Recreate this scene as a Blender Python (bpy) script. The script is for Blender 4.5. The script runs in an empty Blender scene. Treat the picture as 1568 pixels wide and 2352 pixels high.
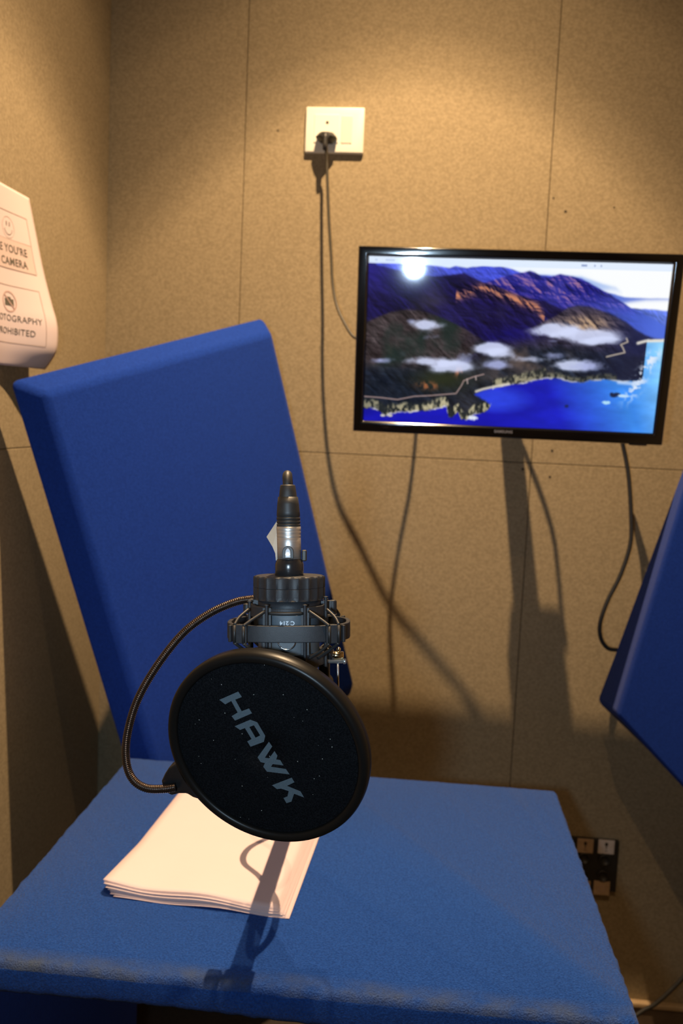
import bpy, bmesh, math, random
import numpy as np
from mathutils import Vector, Matrix, noise as mnoise
from mathutils.geometry import tessellate_polygon
random.seed(4)
sc = bpy.context.scene
COL = sc.collection
H0 = 1.31                      # lens height above the floor

def W(x, y=None, z=None):      # room coordinates with z measured from the lens height
    if y is None: x, y, z = x
    return Vector((x, y, z + H0))

# ------------------------------------------------------------------ camera
CR = Vector((0.9952, 0.0873, 0.0448)).normalized()
CF = Vector((-0.0823, 0.9912, -0.1033)).normalized()
CR = (CR - CF * CR.dot(CF)).normalized()
CU = CR.cross(CF)
cam = bpy.data.cameras.new('camera'); camo = bpy.data.objects.new('camera', cam); COL.objects.link(camo)
M = Matrix((CR, CU, -CF)).transposed().to_4x4(); M.translation = W(0, 0, 0)
camo.matrix_world = M
cam.sensor_fit = 'VERTICAL'; cam.sensor_height = 36; cam.sensor_width = 24
cam.lens = 2080.36 / 2352 * 36
cam.clip_start = 0.02
cam.dof.use_dof = True; cam.dof.focus_distance = 0.72; cam.dof.aperture_fstop = 9.0
sc.camera = camo

# ------------------------------------------------------------------ world, lamps, exposure
world = bpy.data.worlds.new('world'); sc.world = world; world.use_nodes = True
world.node_tree.nodes['Background'].inputs[0].default_value = (1, 0.8, 0.6, 1)
world.node_tree.nodes['Background'].inputs[1].default_value = 0.0
vs = sc.view_settings
vs.view_transform = 'Standard'; vs.look = 'None'; vs.gamma = 1; vs.use_curve_mapping = False
vs.exposure = 0.0
LAMP1 = W(-0.035, 1.322, 1.386)
LAMP2 = W(-0.02, 0.233, 1.386)
LC = (1.0, 0.70, 0.41)
PWR = [292, 72, 1.5]  # POWERS
# measured-style beam profile of the recessed lamps: hot centre, reflector edge near 38 degrees, dim spill outside
BEAM = [(0, 1.5), (12, 1.46), (17, 1.42), (23, 1.26), (29, 0.98), (33, 0.88), (35.5, 0.80), (38, 0.44), (41, 0.23), (44, 0.165), (47, 0.13), (50, 0.075), (54, 0.038), (64, 0.03), (90, 0.0)]
def downlight(loc, power):
    l = bpy.data.lights.new('ceiling_downlight_beam', 'SPOT'); l.energy = power; l.color = LC
    l.spot_size = math.radians(170); l.spot_blend = 0.05; l.shadow_soft_size = 0.012
    l.use_nodes = True; nt = l.node_tree; em = nt.nodes['Emission']
    tc = nt.nodes.new('ShaderNodeTexCoord'); sx = nt.nodes.new('ShaderNodeSeparateXYZ'); nt.links.new(tc.outputs['Normal'], sx.inputs[0])
    ab = nt.nodes.new('ShaderNodeMath'); ab.operation = 'ABSOLUTE'; nt.links.new(sx.outputs['Z'], ab.inputs[0])
    ac = nt.nodes.new('ShaderNodeMath'); ac.operation = 'ARCCOSINE'; nt.links.new(ab.outputs[0], ac.inputs[0])
    sc_ = nt.nodes.new('ShaderNodeMath'); sc_.operation = 'MULTIPLY'; sc_.inputs[1].default_value = 2 / math.pi; nt.links.new(ac.outputs[0], sc_.inputs[0])
    r = nt.nodes.new('ShaderNodeValToRGB'); cr = r.color_ramp; cr.interpolation = 'LINEAR'
    while len(cr.elements) < len(BEAM): cr.elements.new(0.5)
    for e, (d, v) in zip(cr.elements, sorted(BEAM)): e.position = d / 90
    for e, (d, v) in zip(cr.elements, sorted(BEAM)): e.color = (v / 1.5, v / 1.5, v / 1.5, 1)
    nt.links.new(sc_.outputs[0], r.inputs[0])
    nt.links.new(r.outputs[0], em.inputs['Strength'])
    o = bpy.data.objects.new('ceiling_downlight_beam', l); COL.objects.link(o); o.location = loc
downlight(LAMP1, PWR[0]); downlight(LAMP2, PWR[1])
fl = bpy.data.lights.new('camera_flash_light', 'AREA'); fl.shape = 'ELLIPSE'; fl.size = 0.050; fl.size_y = 0.055
fl.energy = PWR[2]; fl.color = (0.66, 0.91, 1.15); fl.spread = math.radians(110)
flo = bpy.data.objects.new('camera_flash_light', fl); COL.objects.link(flo)
fm = Matrix((CR, CU, -CF)).transposed().to_4x4(); fm.translation = W(0, 0, 0) - CR * 0.095 - CU * 0.02 + CF * 0.0
flo.matrix_world = fm

# ------------------------------------------------------------------ materials
MATS = {}
def lin(c):
    return tuple(((v / 12.92) if v <= 0.04045 else ((v + 0.055) / 1.055) ** 2.4) for v in [x / 255 for x in c])
def mat(name, base=(0.5, 0.5, 0.5), rough=0.6, metal=0.0, spec=0.5, noise=None, bump=None, sheen=0.0, emit=None, coat=0.0):
    """noise=(scale, other colour, stretch) mixes a second tone; bump=(scale, strength, distance)"""
    m = bpy.data.materials.new(name); m.use_nodes = True
    nt = m.node_tree; b = nt.nodes['Principled BSDF']
    b.inputs['Base Color'].default_value = (*base, 1); b.inputs['Roughness'].default_value = rough
    b.inputs['Metallic'].default_value = metal; b.inputs['Specular IOR Level'].default_value = spec
    b.inputs['Coat Weight'].default_value = coat; b.inputs['Coat Roughness'].default_value = 0.06
    if sheen: b.inputs['Sheen Weight'].default_value = sheen; b.inputs['Sheen Roughness'].default_value = 0.5
    tc = nt.nodes.new('ShaderNodeTexCoord')
    if noise:
        mp = nt.nodes.new('ShaderNodeMapping'); mp.inputs['Scale'].default_value = noise[2] if len(noise) > 2 else (1, 1, 1)
        nt.links.new(tc.outputs['Object'], mp.inputs[0])
        n = nt.nodes.new('ShaderNodeTexNoise'); n.inputs['Scale'].default_value = noise[0]; n.inputs['Detail'].default_value = 6
        n.inputs['Roughness'].default_value = 0.62
        nt.links.new(mp.outputs[0], n.inputs['Vector'])
        r = nt.nodes.new('ShaderNodeValToRGB'); r.color_ramp.elements[0].position = 0.36; r.color_ramp.elements[1].position = 0.64
        r.color_ramp.elements[0].color = (*noise[1], 1); r.color_ramp.elements[1].color = (*base, 1)
        nt.links.new(n.outputs[0], r.inputs[0]); nt.links.new(r.outputs[0], b.inputs['Base Color'])
    if bump:
        n2 = nt.nodes.new('ShaderNodeTexNoise'); n2.inputs['Scale'].default_value = bump[0]; n2.inputs['Detail'].default_value = 4
        nt.links.new(tc.outputs['Object'], n2.inputs['Vector'])
        bp = nt.nodes.new('ShaderNodeBump'); bp.inputs['Strength'].default_value = bump[1]; bp.inputs['Distance'].default_value = bump[2]
        nt.links.new(n2.outputs[0], bp.inputs['Height']); nt.links.new(bp.outputs[0], b.inputs['Normal'])
    if emit:
        b.inputs['Emission Color'].default_value = (*emit[0], 1); b.inputs['Emission Strength'].default_value = emit[1]
    MATS[name] = m
    return m
felt = mat('beige_felt', (0.345, 0.272, 0.168), 0.95, spec=0.05, noise=(170, (0.252, 0.198, 0.120), (1, 1, 1.2)), bump=(500, 0.25, 0.0015))
felt_gap = mat('dark_gap', (0.05, 0.035, 0.02), 0.9)
blue = mat('blue_felt', (0.0095, 0.040, 0.27), 0.95, spec=0.05, noise=(260, (0.0070, 0.030, 0.21), (1, 1, 1)), bump=(700, 0.4, 0.002), sheen=0.05)
carpet = mat('blue_carpet', (0.0150, 0.072, 0.325), 0.95, spec=0.05, noise=(420, (0.007, 0.040, 0.200), (1, 1, 1)), bump=(600, 0.9, 0.003), sheen=0.08)
floor_m = mat('dark_carpet', (0.05, 0.038, 0.028), 0.95, noise=(150, (0.03, 0.022, 0.016)))
ceil_m = mat('ceiling_paint', (0.30, 0.27, 0.22), 0.9, noise=(30, (0.27, 0.24, 0.2)))
trim_m = mat('oak_trim', (0.45, 0.33, 0.2), 0.4, noise=(25, (0.36, 0.25, 0.14), (1, 6, 6)))
skirt_m = mat('brown_skirting', (0.12, 0.085, 0.055), 0.6, noise=(40, (0.09, 0.06, 0.04)))
ivory = mat('ivory_plastic', (0.80, 0.77, 0.66), 0.35, noise=(4, (0.78, 0.75, 0.64)))
ivory2 = mat('cream_plastic', (0.70, 0.66, 0.55), 0.35, noise=(4, (0.68, 0.64, 0.53)))
black_pl = mat('black_plastic', (0.012, 0.012, 0.013), 0.32, noise=(60, (0.009, 0.009, 0.010)))
gloss_black = mat('gloss_black_plastic', (0.004, 0.004, 0.005), 0.10, coat=0.6, noise=(20, (0.003, 0.003, 0.004)))
rubber = mat('black_rubber', (0.02, 0.019, 0.018), 0.5, noise=(80, (0.014, 0.013, 0.012)))
cord_m = mat('grey_cord', (0.050, 0.042, 0.028), 0.5, spec=0.35, noise=(80, (0.038, 0.032, 0.022)))
mount_m = mat('matte_mount_plastic', (0.021, 0.0225, 0.026), 0.50, spec=0.35, noise=(300, (0.017, 0.018, 0.021)), bump=(1500, 0.15, 0.0005))
mic_m = mat('slate_mic_paint', (0.050, 0.066, 0.080), 0.42, spec=0.4, noise=(500, (0.044, 0.058, 0.071)), bump=(2500, 0.15, 0.0003))
mic_dark = mat('black_mic_metal', (0.015, 0.014, 0.015), 0.24, noise=(100, (0.012, 0.012, 0.013)), coat=0.3)
nickel = mat('brushed_nickel', (0.62, 0.59, 0.56), 0.40, metal=0.85, noise=(40, (0.52, 0.49, 0.46), (1, 1, 20)))
latch_m = mat('dull_latch_steel', (0.35, 0.34, 0.34), 0.5, metal=0.6, noise=(60, (0.3, 0.29, 0.29)))
chrome = mat('chrome', (0.8, 0.8, 0.82), 0.12, metal=1.0, noise=(10, (0.75, 0.75, 0.77)))
brass = mat('pale_brass', (0.88, 0.72, 0.45), 0.15, metal=1.0, noise=(10, (0.8, 0.66, 0.42)))
goose_m = mat('gunmetal_gooseneck', (0.060, 0.040, 0.030), 0.25, metal=0.75, noise=(200, (0.04, 0.028, 0.022)))
paper_m = mat('white_paper', (0.63, 0.505, 0.52), 0.9, spec=0.05, noise=(12, (0.62, 0.495, 0.51)))
sign_m = mat('sign_paper', (0.62, 0.51, 0.50), 0.9, spec=0.05, noise=(8, (0.61, 0.50, 0.49)))
tint_m = mat('printed_tint', (0.58, 0.44, 0.40), 0.85, noise=(60, (0.57, 0.43, 0.39)))
ink = mat('printer_ink', (0.10, 0.085, 0.06), 0.85, noise=(60, (0.08, 0.07, 0.05)))
ink_light = mat('faint_printer_ink', (0.36, 0.27, 0.22), 0.85, noise=(60, (0.34, 0.25, 0.2)))
ink_pink = mat('pink_printer_ink', (0.46, 0.30, 0.26), 0.85, noise=(60, (0.44, 0.29, 0.25)))
tag_m = mat('cream_tape', (0.50, 0.42, 0.32), 0.6, noise=(60, (0.44, 0.37, 0.28)))
print_m = mat('grey_screen_print', (0.075, 0.105, 0.125), 0.9, noise=(1500, (0.055, 0.078, 0.093)))
white_print = mat('white_print', (0.75, 0.77, 0.8), 0.6, noise=(50, (0.7, 0.72, 0.75)))
silver_print = mat('silver_print', (0.42, 0.38, 0.37), 0.5, noise=(50, (0.38, 0.35, 0.34)))
label_m = mat('aged_label', (0.46, 0.32, 0.20), 0.7, noise=(90, (0.38, 0.26, 0.16)))
label_w = mat('pale_label', (0.60, 0.52, 0.46), 0.7, noise=(90, (0.54, 0.44, 0.36)))
glass_e = mat('lamp_lens', (0.9, 0.85, 0.75), 0.3, emit=((1, 0.72, 0.4), 3.0))

# black foam-cloth with sparse specks of dust
def make_mesh_cloth():
    m = mat('black_filter_cloth', (0.010, 0.011, 0.014), 0.95, spec=0.02, bump=(1800, 0.6, 0.0006))
    nt = m.node_tree; b = nt.nodes['Principled BSDF']
    tc = [n for n in nt.nodes if n.type == 'TEX_COORD'][0]
    v = nt.nodes.new('ShaderNodeTexVoronoi'); v.inputs['Scale'].default_value = 125
    nt.links.new(tc.outputs['Object'], v.inputs['Vector'])
    lt = nt.nodes.new('ShaderNodeMath'); lt.operation = 'LESS_THAN'; lt.inputs[1].default_value = 0.042
    nt.links.new(v.outputs['Distance'], lt.inputs[0])
    n = nt.nodes.new('ShaderNodeTexNoise'); n.inputs['Scale'].default_value = 900; n.inputs['Detail'].default_value = 3
    nt.links.new(tc.outputs['Object'], n.inputs['Vector'])
    r = nt.nodes.new('ShaderNodeValToRGB'); r.color_ramp.elements[0].position = 0.4; r.color_ramp.elements[1].position = 0.7
    r.color_ramp.elements[0].color = (0.0035, 0.0038, 0.0045, 1); r.color_ramp.elements[1].color = (0.0095, 0.010, 0.0115, 1)
    nt.links.new(n.outputs[0], r.inputs[0])
    mx = nt.nodes.new('ShaderNodeMix'); mx.data_type = 'RGBA'
    nt.links.new(lt.outputs[0], mx.inputs[0]); nt.links.new(r.outputs[0], mx.inputs[6]); mx.inputs[7].default_value = (0.5, 0.5, 0.45, 1)
    nt.links.new(mx.outputs[2], b.inputs['Base Color'])
    return m
cloth = make_mesh_cloth()

# worn dusty nap along the front lip of the table carpet
def carpet_wear():
    nt = carpet.node_tree; b = nt.nodes['Principled BSDF']
    src = b.inputs['Base Color'].links[0].from_socket
    g = nt.nodes.new('ShaderNodeNewGeometry'); sx = nt.nodes.new('ShaderNodeSeparateXYZ'); nt.links.new(g.outputs['Position'], sx.inputs[0])
    mr = nt.nodes.new('ShaderNodeMapRange'); mr.inputs['From Min'].default_value = 0.893; mr.inputs['From Max'].default_value = 0.868
    nt.links.new(sx.outputs['Y'], mr.inputs['Value'])
    tz = nt.nodes.new('ShaderNodeMath'); tz.operation = 'GREATER_THAN'; tz.inputs[1].default_value = H0 - 0.590
    nt.links.new(sx.outputs['Z'], tz.inputs[0])
    n = nt.nodes.new('ShaderNodeTexNoise'); n.inputs['Scale'].default_value = 26; n.inputs['Detail'].default_value = 6
    nt.links.new(g.outputs['Position'], n.inputs['Vector'])
    r = nt.nodes.new('ShaderNodeMapRange'); r.inputs['From Min'].default_value = 0.30; r.inputs['From Max'].default_value = 0.80
    nt.links.new(n.outputs[0], r.inputs['Value'])
    m1 = nt.nodes.new('ShaderNodeMath'); m1.operation = 'MULTIPLY'; nt.links.new(mr.outputs[0], m1.inputs[0]); nt.links.new(r.outputs[0], m1.inputs[1])
    m2 = nt.nodes.new('ShaderNodeMath'); m2.operation = 'MULTIPLY'; nt.links.new(m1.outputs[0], m2.inputs[0]); nt.links.new(tz.outputs[0], m2.inputs[1])
    mx = nt.nodes.new('ShaderNodeMix'); mx.data_type = 'RGBA'; nt.links.new(m2.outputs[0], mx.inputs[0])
    nt.links.new(src, mx.inputs[6]); mx.inputs[7].default_value = (0.072, 0.085, 0.080, 1)
    nt.links.new(mx.outputs[2], b.inputs['Base Color'])
carpet_wear()

# ------------------------------------------------------------------ helpers
def link_obj(name, me, m=None, parent=None, smooth=False, bevel=None, world=None):
    if m is not None: me.materials.append(m)
    o = bpy.data.objects.new(name, me); COL.objects.link(o)
    if parent is not None:
        p = parent; loc = Vector((0, 0, 0))
        while p is not None: loc += p.location; p = p.parent
        for v in me.vertices: v.co -= loc
        o.parent = parent
    if smooth:
        for p in me.polygons: p.use_smooth = True
    if bevel:
        b = o.modifiers.new('bevel', 'BEVEL'); b.width = bevel[0]; b.segments = bevel[1]; b.limit_method = 'ANGLE'; b.angle_limit = math.radians(35)
        for p in me.polygons: p.use_smooth = True
        wn = o.modifiers.new('wn', 'WEIGHTED_NORMAL'); wn.keep_sharp = False
    return o
def obj(name, bm, m=None, parent=None, smooth=False, bevel=None):
    bmesh.ops.recalc_face_normals(bm, faces=bm.faces)
    me = bpy.data.meshes.new(name); bm.to_mesh(me); bm.free()
    if parent is None:                       # a thing that is one mesh: origin at its own middle-bottom
        pass
    return link_obj(name, me, m, parent, smooth, bevel)
def thing(name, label, cat, loc, group=None):
    o = bpy.data.objects.new(name, None); COL.objects.link(o); o.location = loc; o.empty_display_size = 0.03
    o['label'] = label; o['category'] = cat
    if group: o['group'] = group
    return o
def tag(o, label, cat, group=None):
    o['label'] = label; o['category'] = cat
    if group: o['group'] = group
    return o
def struct(o): o['kind'] = 'structure'; return o
IDT = lambda p: Vector(p)
def add_box(bm, lo, hi, f=IDT):
    vs_ = [bm.verts.new(f((x, y, z))) for x in (lo[0], hi[0]) for y in (lo[1], hi[1]) for z in (lo[2], hi[2])]
    for q in ((0, 1, 3, 2), (4, 6, 7, 5), (0, 4, 5, 1), (2, 3, 7, 6), (0, 2, 6, 4), (1, 5, 7, 3)):
        bm.faces.new([vs_[i] for i in q])
def add_hexa(bm, pts):        # pts: 4 back corners then 4 front corners, each ring in order
    v = [bm.verts.new(p) for p in pts]
    for q in ((3, 2, 1, 0), (4, 5, 6, 7), (0, 1, 5, 4), (1, 2, 6, 5), (2, 3, 7, 6), (3, 0, 4, 7)):
        bm.faces.new([v[i] for i in q])
def add_lathe(bm, prof, f=IDT, n=48, rfun=None, cap=True):   # prof: [(radius, height)] about local z
    rings = []
    for r, z in prof:
        ring = []
        for i in range(n):
            a = 2 * math.pi * i / n; rr = r * (rfun(a, z) if rfun else 1)
            ring.append(bm.verts.new(f((rr * math.cos(a), rr * math.sin(a), z))))
        rings.append(ring)
    for a, b in zip(rings, rings[1:]):
        for i in range(n):
            j = (i + 1) % n; bm.faces.new((a[i], a[j], b[j], b[i]))
    if cap:
        if prof[0][0] > 1e-6: bm.faces.new(rings[0][::-1])
        if prof[-1][0] > 1e-6: bm.faces.new(rings[-1])
def add_prism(bm, poly, z0, z1, f=IDT):
    a = [bm.verts.new(f((x, y, z0))) for x, y in poly]; b = [bm.verts.new(f((x, y, z1))) for x, y in poly]
    n = len(poly)
    bm.faces.new(a[::-1]); bm.faces.new(b)
    for i in range(n): bm.faces.new((a[i], a[(i + 1) % n], b[(i + 1) % n], b[i]))
def catmull(pts, n):
    P = [Vector(p) for p in pts]; P = [2 * P[0] - P[1]] + P + [2 * P[-1] - P[-2]]
    out = []
    for i in range(1, len(P) - 2):
        for k in range(n):
            t = k / n; a, b, c, d = P[i - 1:i + 3]
            out.append(0.5 * ((2 * b) + (c - a) * t + (2 * a - 5 * b + 4 * c - d) * t * t + (-a + 3 * b - 3 * c + d) * t ** 3))
    out.append(P[-2]); return out
def add_tube(bm, path, r, n=12, ridge=None, cap=True):      # r number or function of index fraction
    path = [Vector(p) for p in path]; up = None; rings = []
    for i, p in enumerate(path):
        t = (path[min(i + 1, len(path) - 1)] - path[max(i - 1, 0)]).normalized()
        if up is None: up = t.orthogonal().normalized()
        up = (up - t * up.dot(t)).normalized(); s = t.cross(up)
        rr = r(i / (len(path) - 1)) if callable(r) else r
        if ridge: rr *= ridge(i)
        rings.append([bm.verts.new(p + (up * math.cos(2 * math.pi * k / n) + s * math.sin(2 * math.pi * k / n)) * rr) for k in range(n)])
    for a, b in zip(rings, rings[1:]):
        for k in range(n): bm.faces.new((a[k], a[(k + 1) % n], b[(k + 1) % n], b[k]))
    if cap: bm.faces.new(rings[0][::-1]); bm.faces.new(rings[-1])
def frame_fn(o, x, y, z, s=1.0):
    o, x, y, z = Vector(o), Vector(x), Vector(y), Vector(z)
    return lambda p: o + (x * p[0] + y * p[1] + z * p[2]) * s
def text_mesh(txt, size, bold=0.0, align='CENTER', space=1.0):
    c = bpy.data.curves.new('t', 'FONT'); c.body = txt; c.size = size; c.align_x = align; c.offset = bold; c.space_character = space
    c.resolution_u = 3
    o = bpy.data.objects.new('t', c); COL.objects.link(o)
    me = bpy.data.meshes.new_from_object(o.evaluated_get(bpy.context.evaluated_depsgraph_get()))
    bpy.data.objects.remove(o); return me
def text_obj(name, txt, size, f, m, parent, bold=0.0, align='CENTER', space=1.0, stretch=1.0):
    me = text_mesh(txt, size, bold, align, space)
    for v in me.vertices: v.co = f((v.co.x * stretch, v.co.y, 0))
    me.materials.clear()
    return link_obj(name, me, m, parent)

# ================================================================== the booth
YB, XL, XR, YR, ZF, ZC = 1.863, -0.663, 0.70, -0.95, -1.31, 1.41
def board_wall(name, fixed_axis, plane, out, cuts, zj, lo, hi):
    """felt boards with fine joints; out = +1/-1 direction away from the room"""
    bm = bmesh.new(); g = 0.0005
    edges = sorted([lo] + [c for c in cuts if lo < c < hi] + [hi]); zs = [ZF, zj, ZC]
    for a, b in zip(edges, edges[1:]):
        for z0, z1 in zip(zs, zs[1:]):
            p0, p1 = plane, plane + out * 0.012
            c = [(a + g, z0 + g), (b - g, z0 + g), (b - g, z1 - g), (a + g, z1 - g)]
            l, h = sorted((p0, p1))
            if fixed_axis == 'y': add_box(bm, W(a + g, l, z0 + g), W(b - g, h, z1 - g))
            else: add_box(bm, W(l, a + g, z0 + g), W(h, b - g, z1 - g))
    return struct(obj(name, bm, felt, bevel=(0.0012, 1)))
wb = board_wall('wall_back', 'y', YB, 1, [-0.3835, 0.2265], -0.074, XL - 0.02, XR + 0.02)
wl = board_wall('wall_left', 'x', XL, -1, [0.62, 0.02], -0.074, YR, YB)
wr = board_wall('wall_right', 'x', XR, 1, [1.2, 0.6, 0.0], -0.074, YR, YB)
we = board_wall('wall_rear', 'y', YR, -1, [0.1], -0.074, XL - 0.02, XR + 0.02)
def backing(parent, lo, hi):
    bm = bmesh.new(); add_box(bm, W(lo), W(hi)); obj('wall_backing', bm, felt_gap, parent)
backing(wb, (XL - 0.06, YB + 0.010, ZF), (XR + 0.06, YB + 0.05, ZC)); backing(wl, (XL - 0.05, YR, ZF), (XL - 0.010, YB + 0.012, ZC))
backing(wr, (XR + 0.010, YR, ZF), (XR + 0.05, YB + 0.012, ZC)); backing(we, (XL - 0.06, YR - 0.05, ZF), (XR + 0.06, YR - 0.010, ZC))
bm = bmesh.new(); add_box(bm, W(XL - 0.06, YR - 0.06, ZF - 0.05), W(XR + 0.06, YB + 0.06, ZF)); struct(obj('floor', bm, floor_m))
bm = bmesh.new(); add_box(bm, W(XL - 0.06, YR - 0.06, ZC), W(XR + 0.06, YB + 0.06, ZC + 0.05)); struct(obj('ceiling', bm, ceil_m))
bm = bmesh.new(); add_box(bm, W(XL, YB - 0.012, ZF), W(XR, YB, -1.212)); bb = struct(obj('baseboard_back', bm, skirt_m, bevel=(0.001, 1)))
bm = bmesh.new(); add_box(bm, W(XL, YB - 0.016, -1.212), W(XR, YB, -1.200)); obj('cap_strip', bm, trim_m, bb, bevel=(0.003, 2))
# old screw holes in the back wall
for k, (x, z, r) in enumerate([(0.260, 0.423, 0.0032), (0.235, 0.448, 0.0022), (0.266, -0.047, 0.0032), (0.210, -0.087, 0.0032), (0.265, -0.100, 0.003), (-0.317, 0.566, 0.0022), (0.353, 0.433, 0.002)]):
    bm = bmesh.new(); add_lathe(bm, [(r, 0), (r * 0.8, 0.0006)], frame_fn(W(x, YB + 0.0002, z), (1, 0, 0), (0, 0, 1), (0, -1, 0)), 14)
    obj('screw_hole', bm, felt_gap, wb)
# recessed ceiling lamps
for L, lab in ((LAMP1, 'recessed ceiling downlight close to the screen wall'), (LAMP2, 'recessed ceiling downlight above the desk chair side')):
    t = thing('ceiling_downlight', lab, 'ceiling light', W(L.x, L.y, ZC), 'ceiling downlights')
    f = frame_fn((L.x, L.y, ZC + H0), (1, 0, 0), (0, 1, 0), (0, 0, 1))
    bm = bmesh.new(); add_lathe(bm, [(0.034, -0.001), (0.036, -0.006), (0.046, -0.005), (0.048, 0.0), (0.034, 0.0)], f, 40, cap=False); obj('trim_ring', bm, chrome, t, smooth=True)
    bm = bmesh.new(); add_lathe(bm, [(0.033, -0.003), (0.033, -0.0005)], f, 32); obj('lens', bm, glass_e, t)

# ================================================================== table
TX0, TX1, TY0, TY1, TZ = -0.461, 0.2503, 0.862, 1.437, -0.582
def rag(x, y, z, a=0.0016): return a * (mnoise.noise(Vector((x * 60, y * 60, z * 60))) + 0.7 * mnoise.noise(Vector((x * 170, y * 170, z * 170 + 5))))
t = thing('carpeted_desk', 'blue carpeted desk with a thick slab top under the microphone', 'desk', W((TX0 + TX1) / 2, (TY0 + TY1) / 2, ZF))
bm = bmesh.new(); nx, ny, th = 150, 120, 0.037
def slab(u, v, k):
    return Vector((TX0 + (TX1 - TX0) * u, TY0 + (TY1 - TY0) * v, TZ - k * th))
rr = 0.006
loops = [(rr, 0.0), (rr * 0.35, 0.12), (0.0, 0.3), (0.0006, 0.55), (0.0, 0.8), (0.004, 1.0)]
def ring_pts(ins, k):
    pts = []
    x0, x1, y0, y1 = TX0 + ins, TX1 - ins, TY0 + ins, TY1 - ins
    for i in range(nx): pts.append((x0 + (x1 - x0) * i / nx, y0))
    for i in range(ny): pts.append((x1, y0 + (y1 - y0) * i / ny))
    for i in range(nx): pts.append((x1 - (x1 - x0) * i / nx, y1))
    for i in range(ny): pts.append((x0, y1 - (y1 - y0) * i / ny))
    out = []
    for x, y in pts:
        z = TZ - k * th
        d = rag(x, y, z); dx = 1 if abs(x - x1) < 1e-6 else (-1 if abs(x - x0) < 1e-6 else 0); dy = 1 if abs(y - y1) < 1e-6 else (-1 if abs(y - y0) < 1e-6 else 0)
        sag = 0.003 * math.sin(x * 9 + 1) * k if y < TY0 + 0.05 else 0
        out.append(bm.verts.new(W(x + dx * d, y + dy * d, z + (rag(x, y, 3, 0.0006) if k < 0.5 else rag(x, y, 9, 0.001)) - sag)))
    return out
rg = [ring_pts(i, k) for i, k in loops]
for a, b in zip(rg, rg[1:]):
    for i in range(len(a)): j = (i + 1) % len(a); bm.faces.new((a[i], a[j], b[j], b[i]))
bm.faces.new(rg[0][::-1]); bm.faces.new(rg[-1])
obj('desk_top', bm, carpet, t, smooth=True)
for x0, x1 in ((TX0 + 0.012, TX0 + 0.030), (TX1 - 0.030, TX1 - 0.012)):
    bm = bmesh.new(); add_box(bm, W(x0, TY0 + 0.015, ZF), W(x1, TY1 - 0.01, TZ - th + 0.002)); obj('side_panel', bm, blue, t, bevel=(0.004, 2))
bm = bmesh.new(); add_box(bm, W(TX0 + 0.030, TY1 - 0.035, -0.76), W(TX1 - 0.030, TY1 - 0.017, TZ - th + 0.002)); obj('rear_rail', bm, blue, t, bevel=(0.004, 2))

# ================================================================== acoustic panels
def fabric_panel(name, pts, label):
    bm = bmesh.new(); add_hexa(bm, [W(*p) for p in pts]); bmesh.ops.recalc_face_normals(bm, faces=bm.faces)
    c = sum((Vector(p) for p in pts), Vector()) / 8
    t = thing(name, label, 'acoustic panel', W(c))
    obj('felt_pad', bm, blue, t, bevel=(0.010, 5)); return t
def panel_bracket(t, a, b):
    bm = bmesh.new(); add_tube(bm, [W(*a), W(*b)], 0.006, 12); obj('wall_bracket', bm, black_pl, t, smooth=True)
n1 = Vector((0.750, -0.645, 0.145)).normalized(); TL, TR_, BR_, BL = [Vector(p) for p in ((-0.6446, 1.37, 0.0357), (-0.3169, 1.765, 0.1893), (-0.1137, 1.835, -0.573), (-0.4475, 1.46, -0.690))]
u1 = (TR_ - TL).normalized(); v1 = (TL - BL).normalized()
ins, tk = 0.036, 0.038
front = [TL + u1 * ins - v1 * ins + n1 * tk, TR_ - u1 * 0.02 - v1 * ins + n1 * tk, BR_ - u1 * 0.02 + v1 * ins + n1 * tk, BL + u1 * ins + v1 * 0.02 + n1 * tk]
pn = fabric_panel('acoustic_panel', [TL, TR_, BR_, BL] + front, 'large blue felt acoustic panel leaning tilted in the left corner behind the desk')
ft = [(0.475, 1.548, 0.0886), (0.631, 1.432, -0.057), (0.551, 1.584, -0.679), (0.395, 1.700, -0.533)]
bk = [(0.494, 1.600, 0.068), (0.672, 1.475, -0.050), (0.592, 1.630, -0.700), (0.3846, 1.832, -0.548)]
panel_bracket(pn, (-0.33, 1.68, -0.25), (-0.42, YB, -0.25))
pn = fabric_panel('acoustic_panel', bk + ft, 'blue felt acoustic panel jutting in at the right edge below the screen')

panel_bracket(pn, (0.60, 1.565, -0.22), (XR, 1.68, -0.22)); panel_bracket(pn, (0.50, 1.67, -0.30), (0.58, YB, -0.30))
# ================================================================== outlet and power cord
t = thing('wall_outlet', 'ivory wall outlet with rocker switch above and left of the screen', 'outlet', W(-0.202, YB, 0.5665))
fo = lambda p: W(-0.202 + p[0], YB - p[2], 0.5665 + p[1])
def frustum(bm, w, h, z0, w2, h2, z1, f, cx=0, cy=0):
    add_hexa(bm, [f((cx + sx * w / 2, cy + sy * h / 2, z0)) for sx, sy in ((-1, 1), (1, 1), (1, -1), (-1, -1))] + [f((cx + sx * w2 / 2, cy + sy * h2 / 2, z1)) for sx, sy in ((-1, 1), (1, 1), (1, -1), (-1, -1))])
bm = bmesh.new(); frustum(bm, 0.118, 0.089, 0, 0.116, 0.087, 0.009, fo); frustum(bm, 0.116, 0.087, 0.009, 0.084, 0.060, 0.012, fo); obj('frame', bm, ivory, t, bevel=(0.0025, 3))
bm = bmesh.new(); frustum(bm, 0.050, 0.055, 0.011, 0.049, 0.054, 0.0135, fo, -0.016, 0.001); obj('socket_module', bm, ivory, t, bevel=(0.0008, 2))
bm = bmesh.new(); frustum(bm, 0.0225, 0.053, 0.011, 0.0218, 0.0525, 0.0131, fo, 0.0245, 0.000); obj('rocker_switch', bm, ivory2, t, bevel=(0.001, 2))
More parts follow.
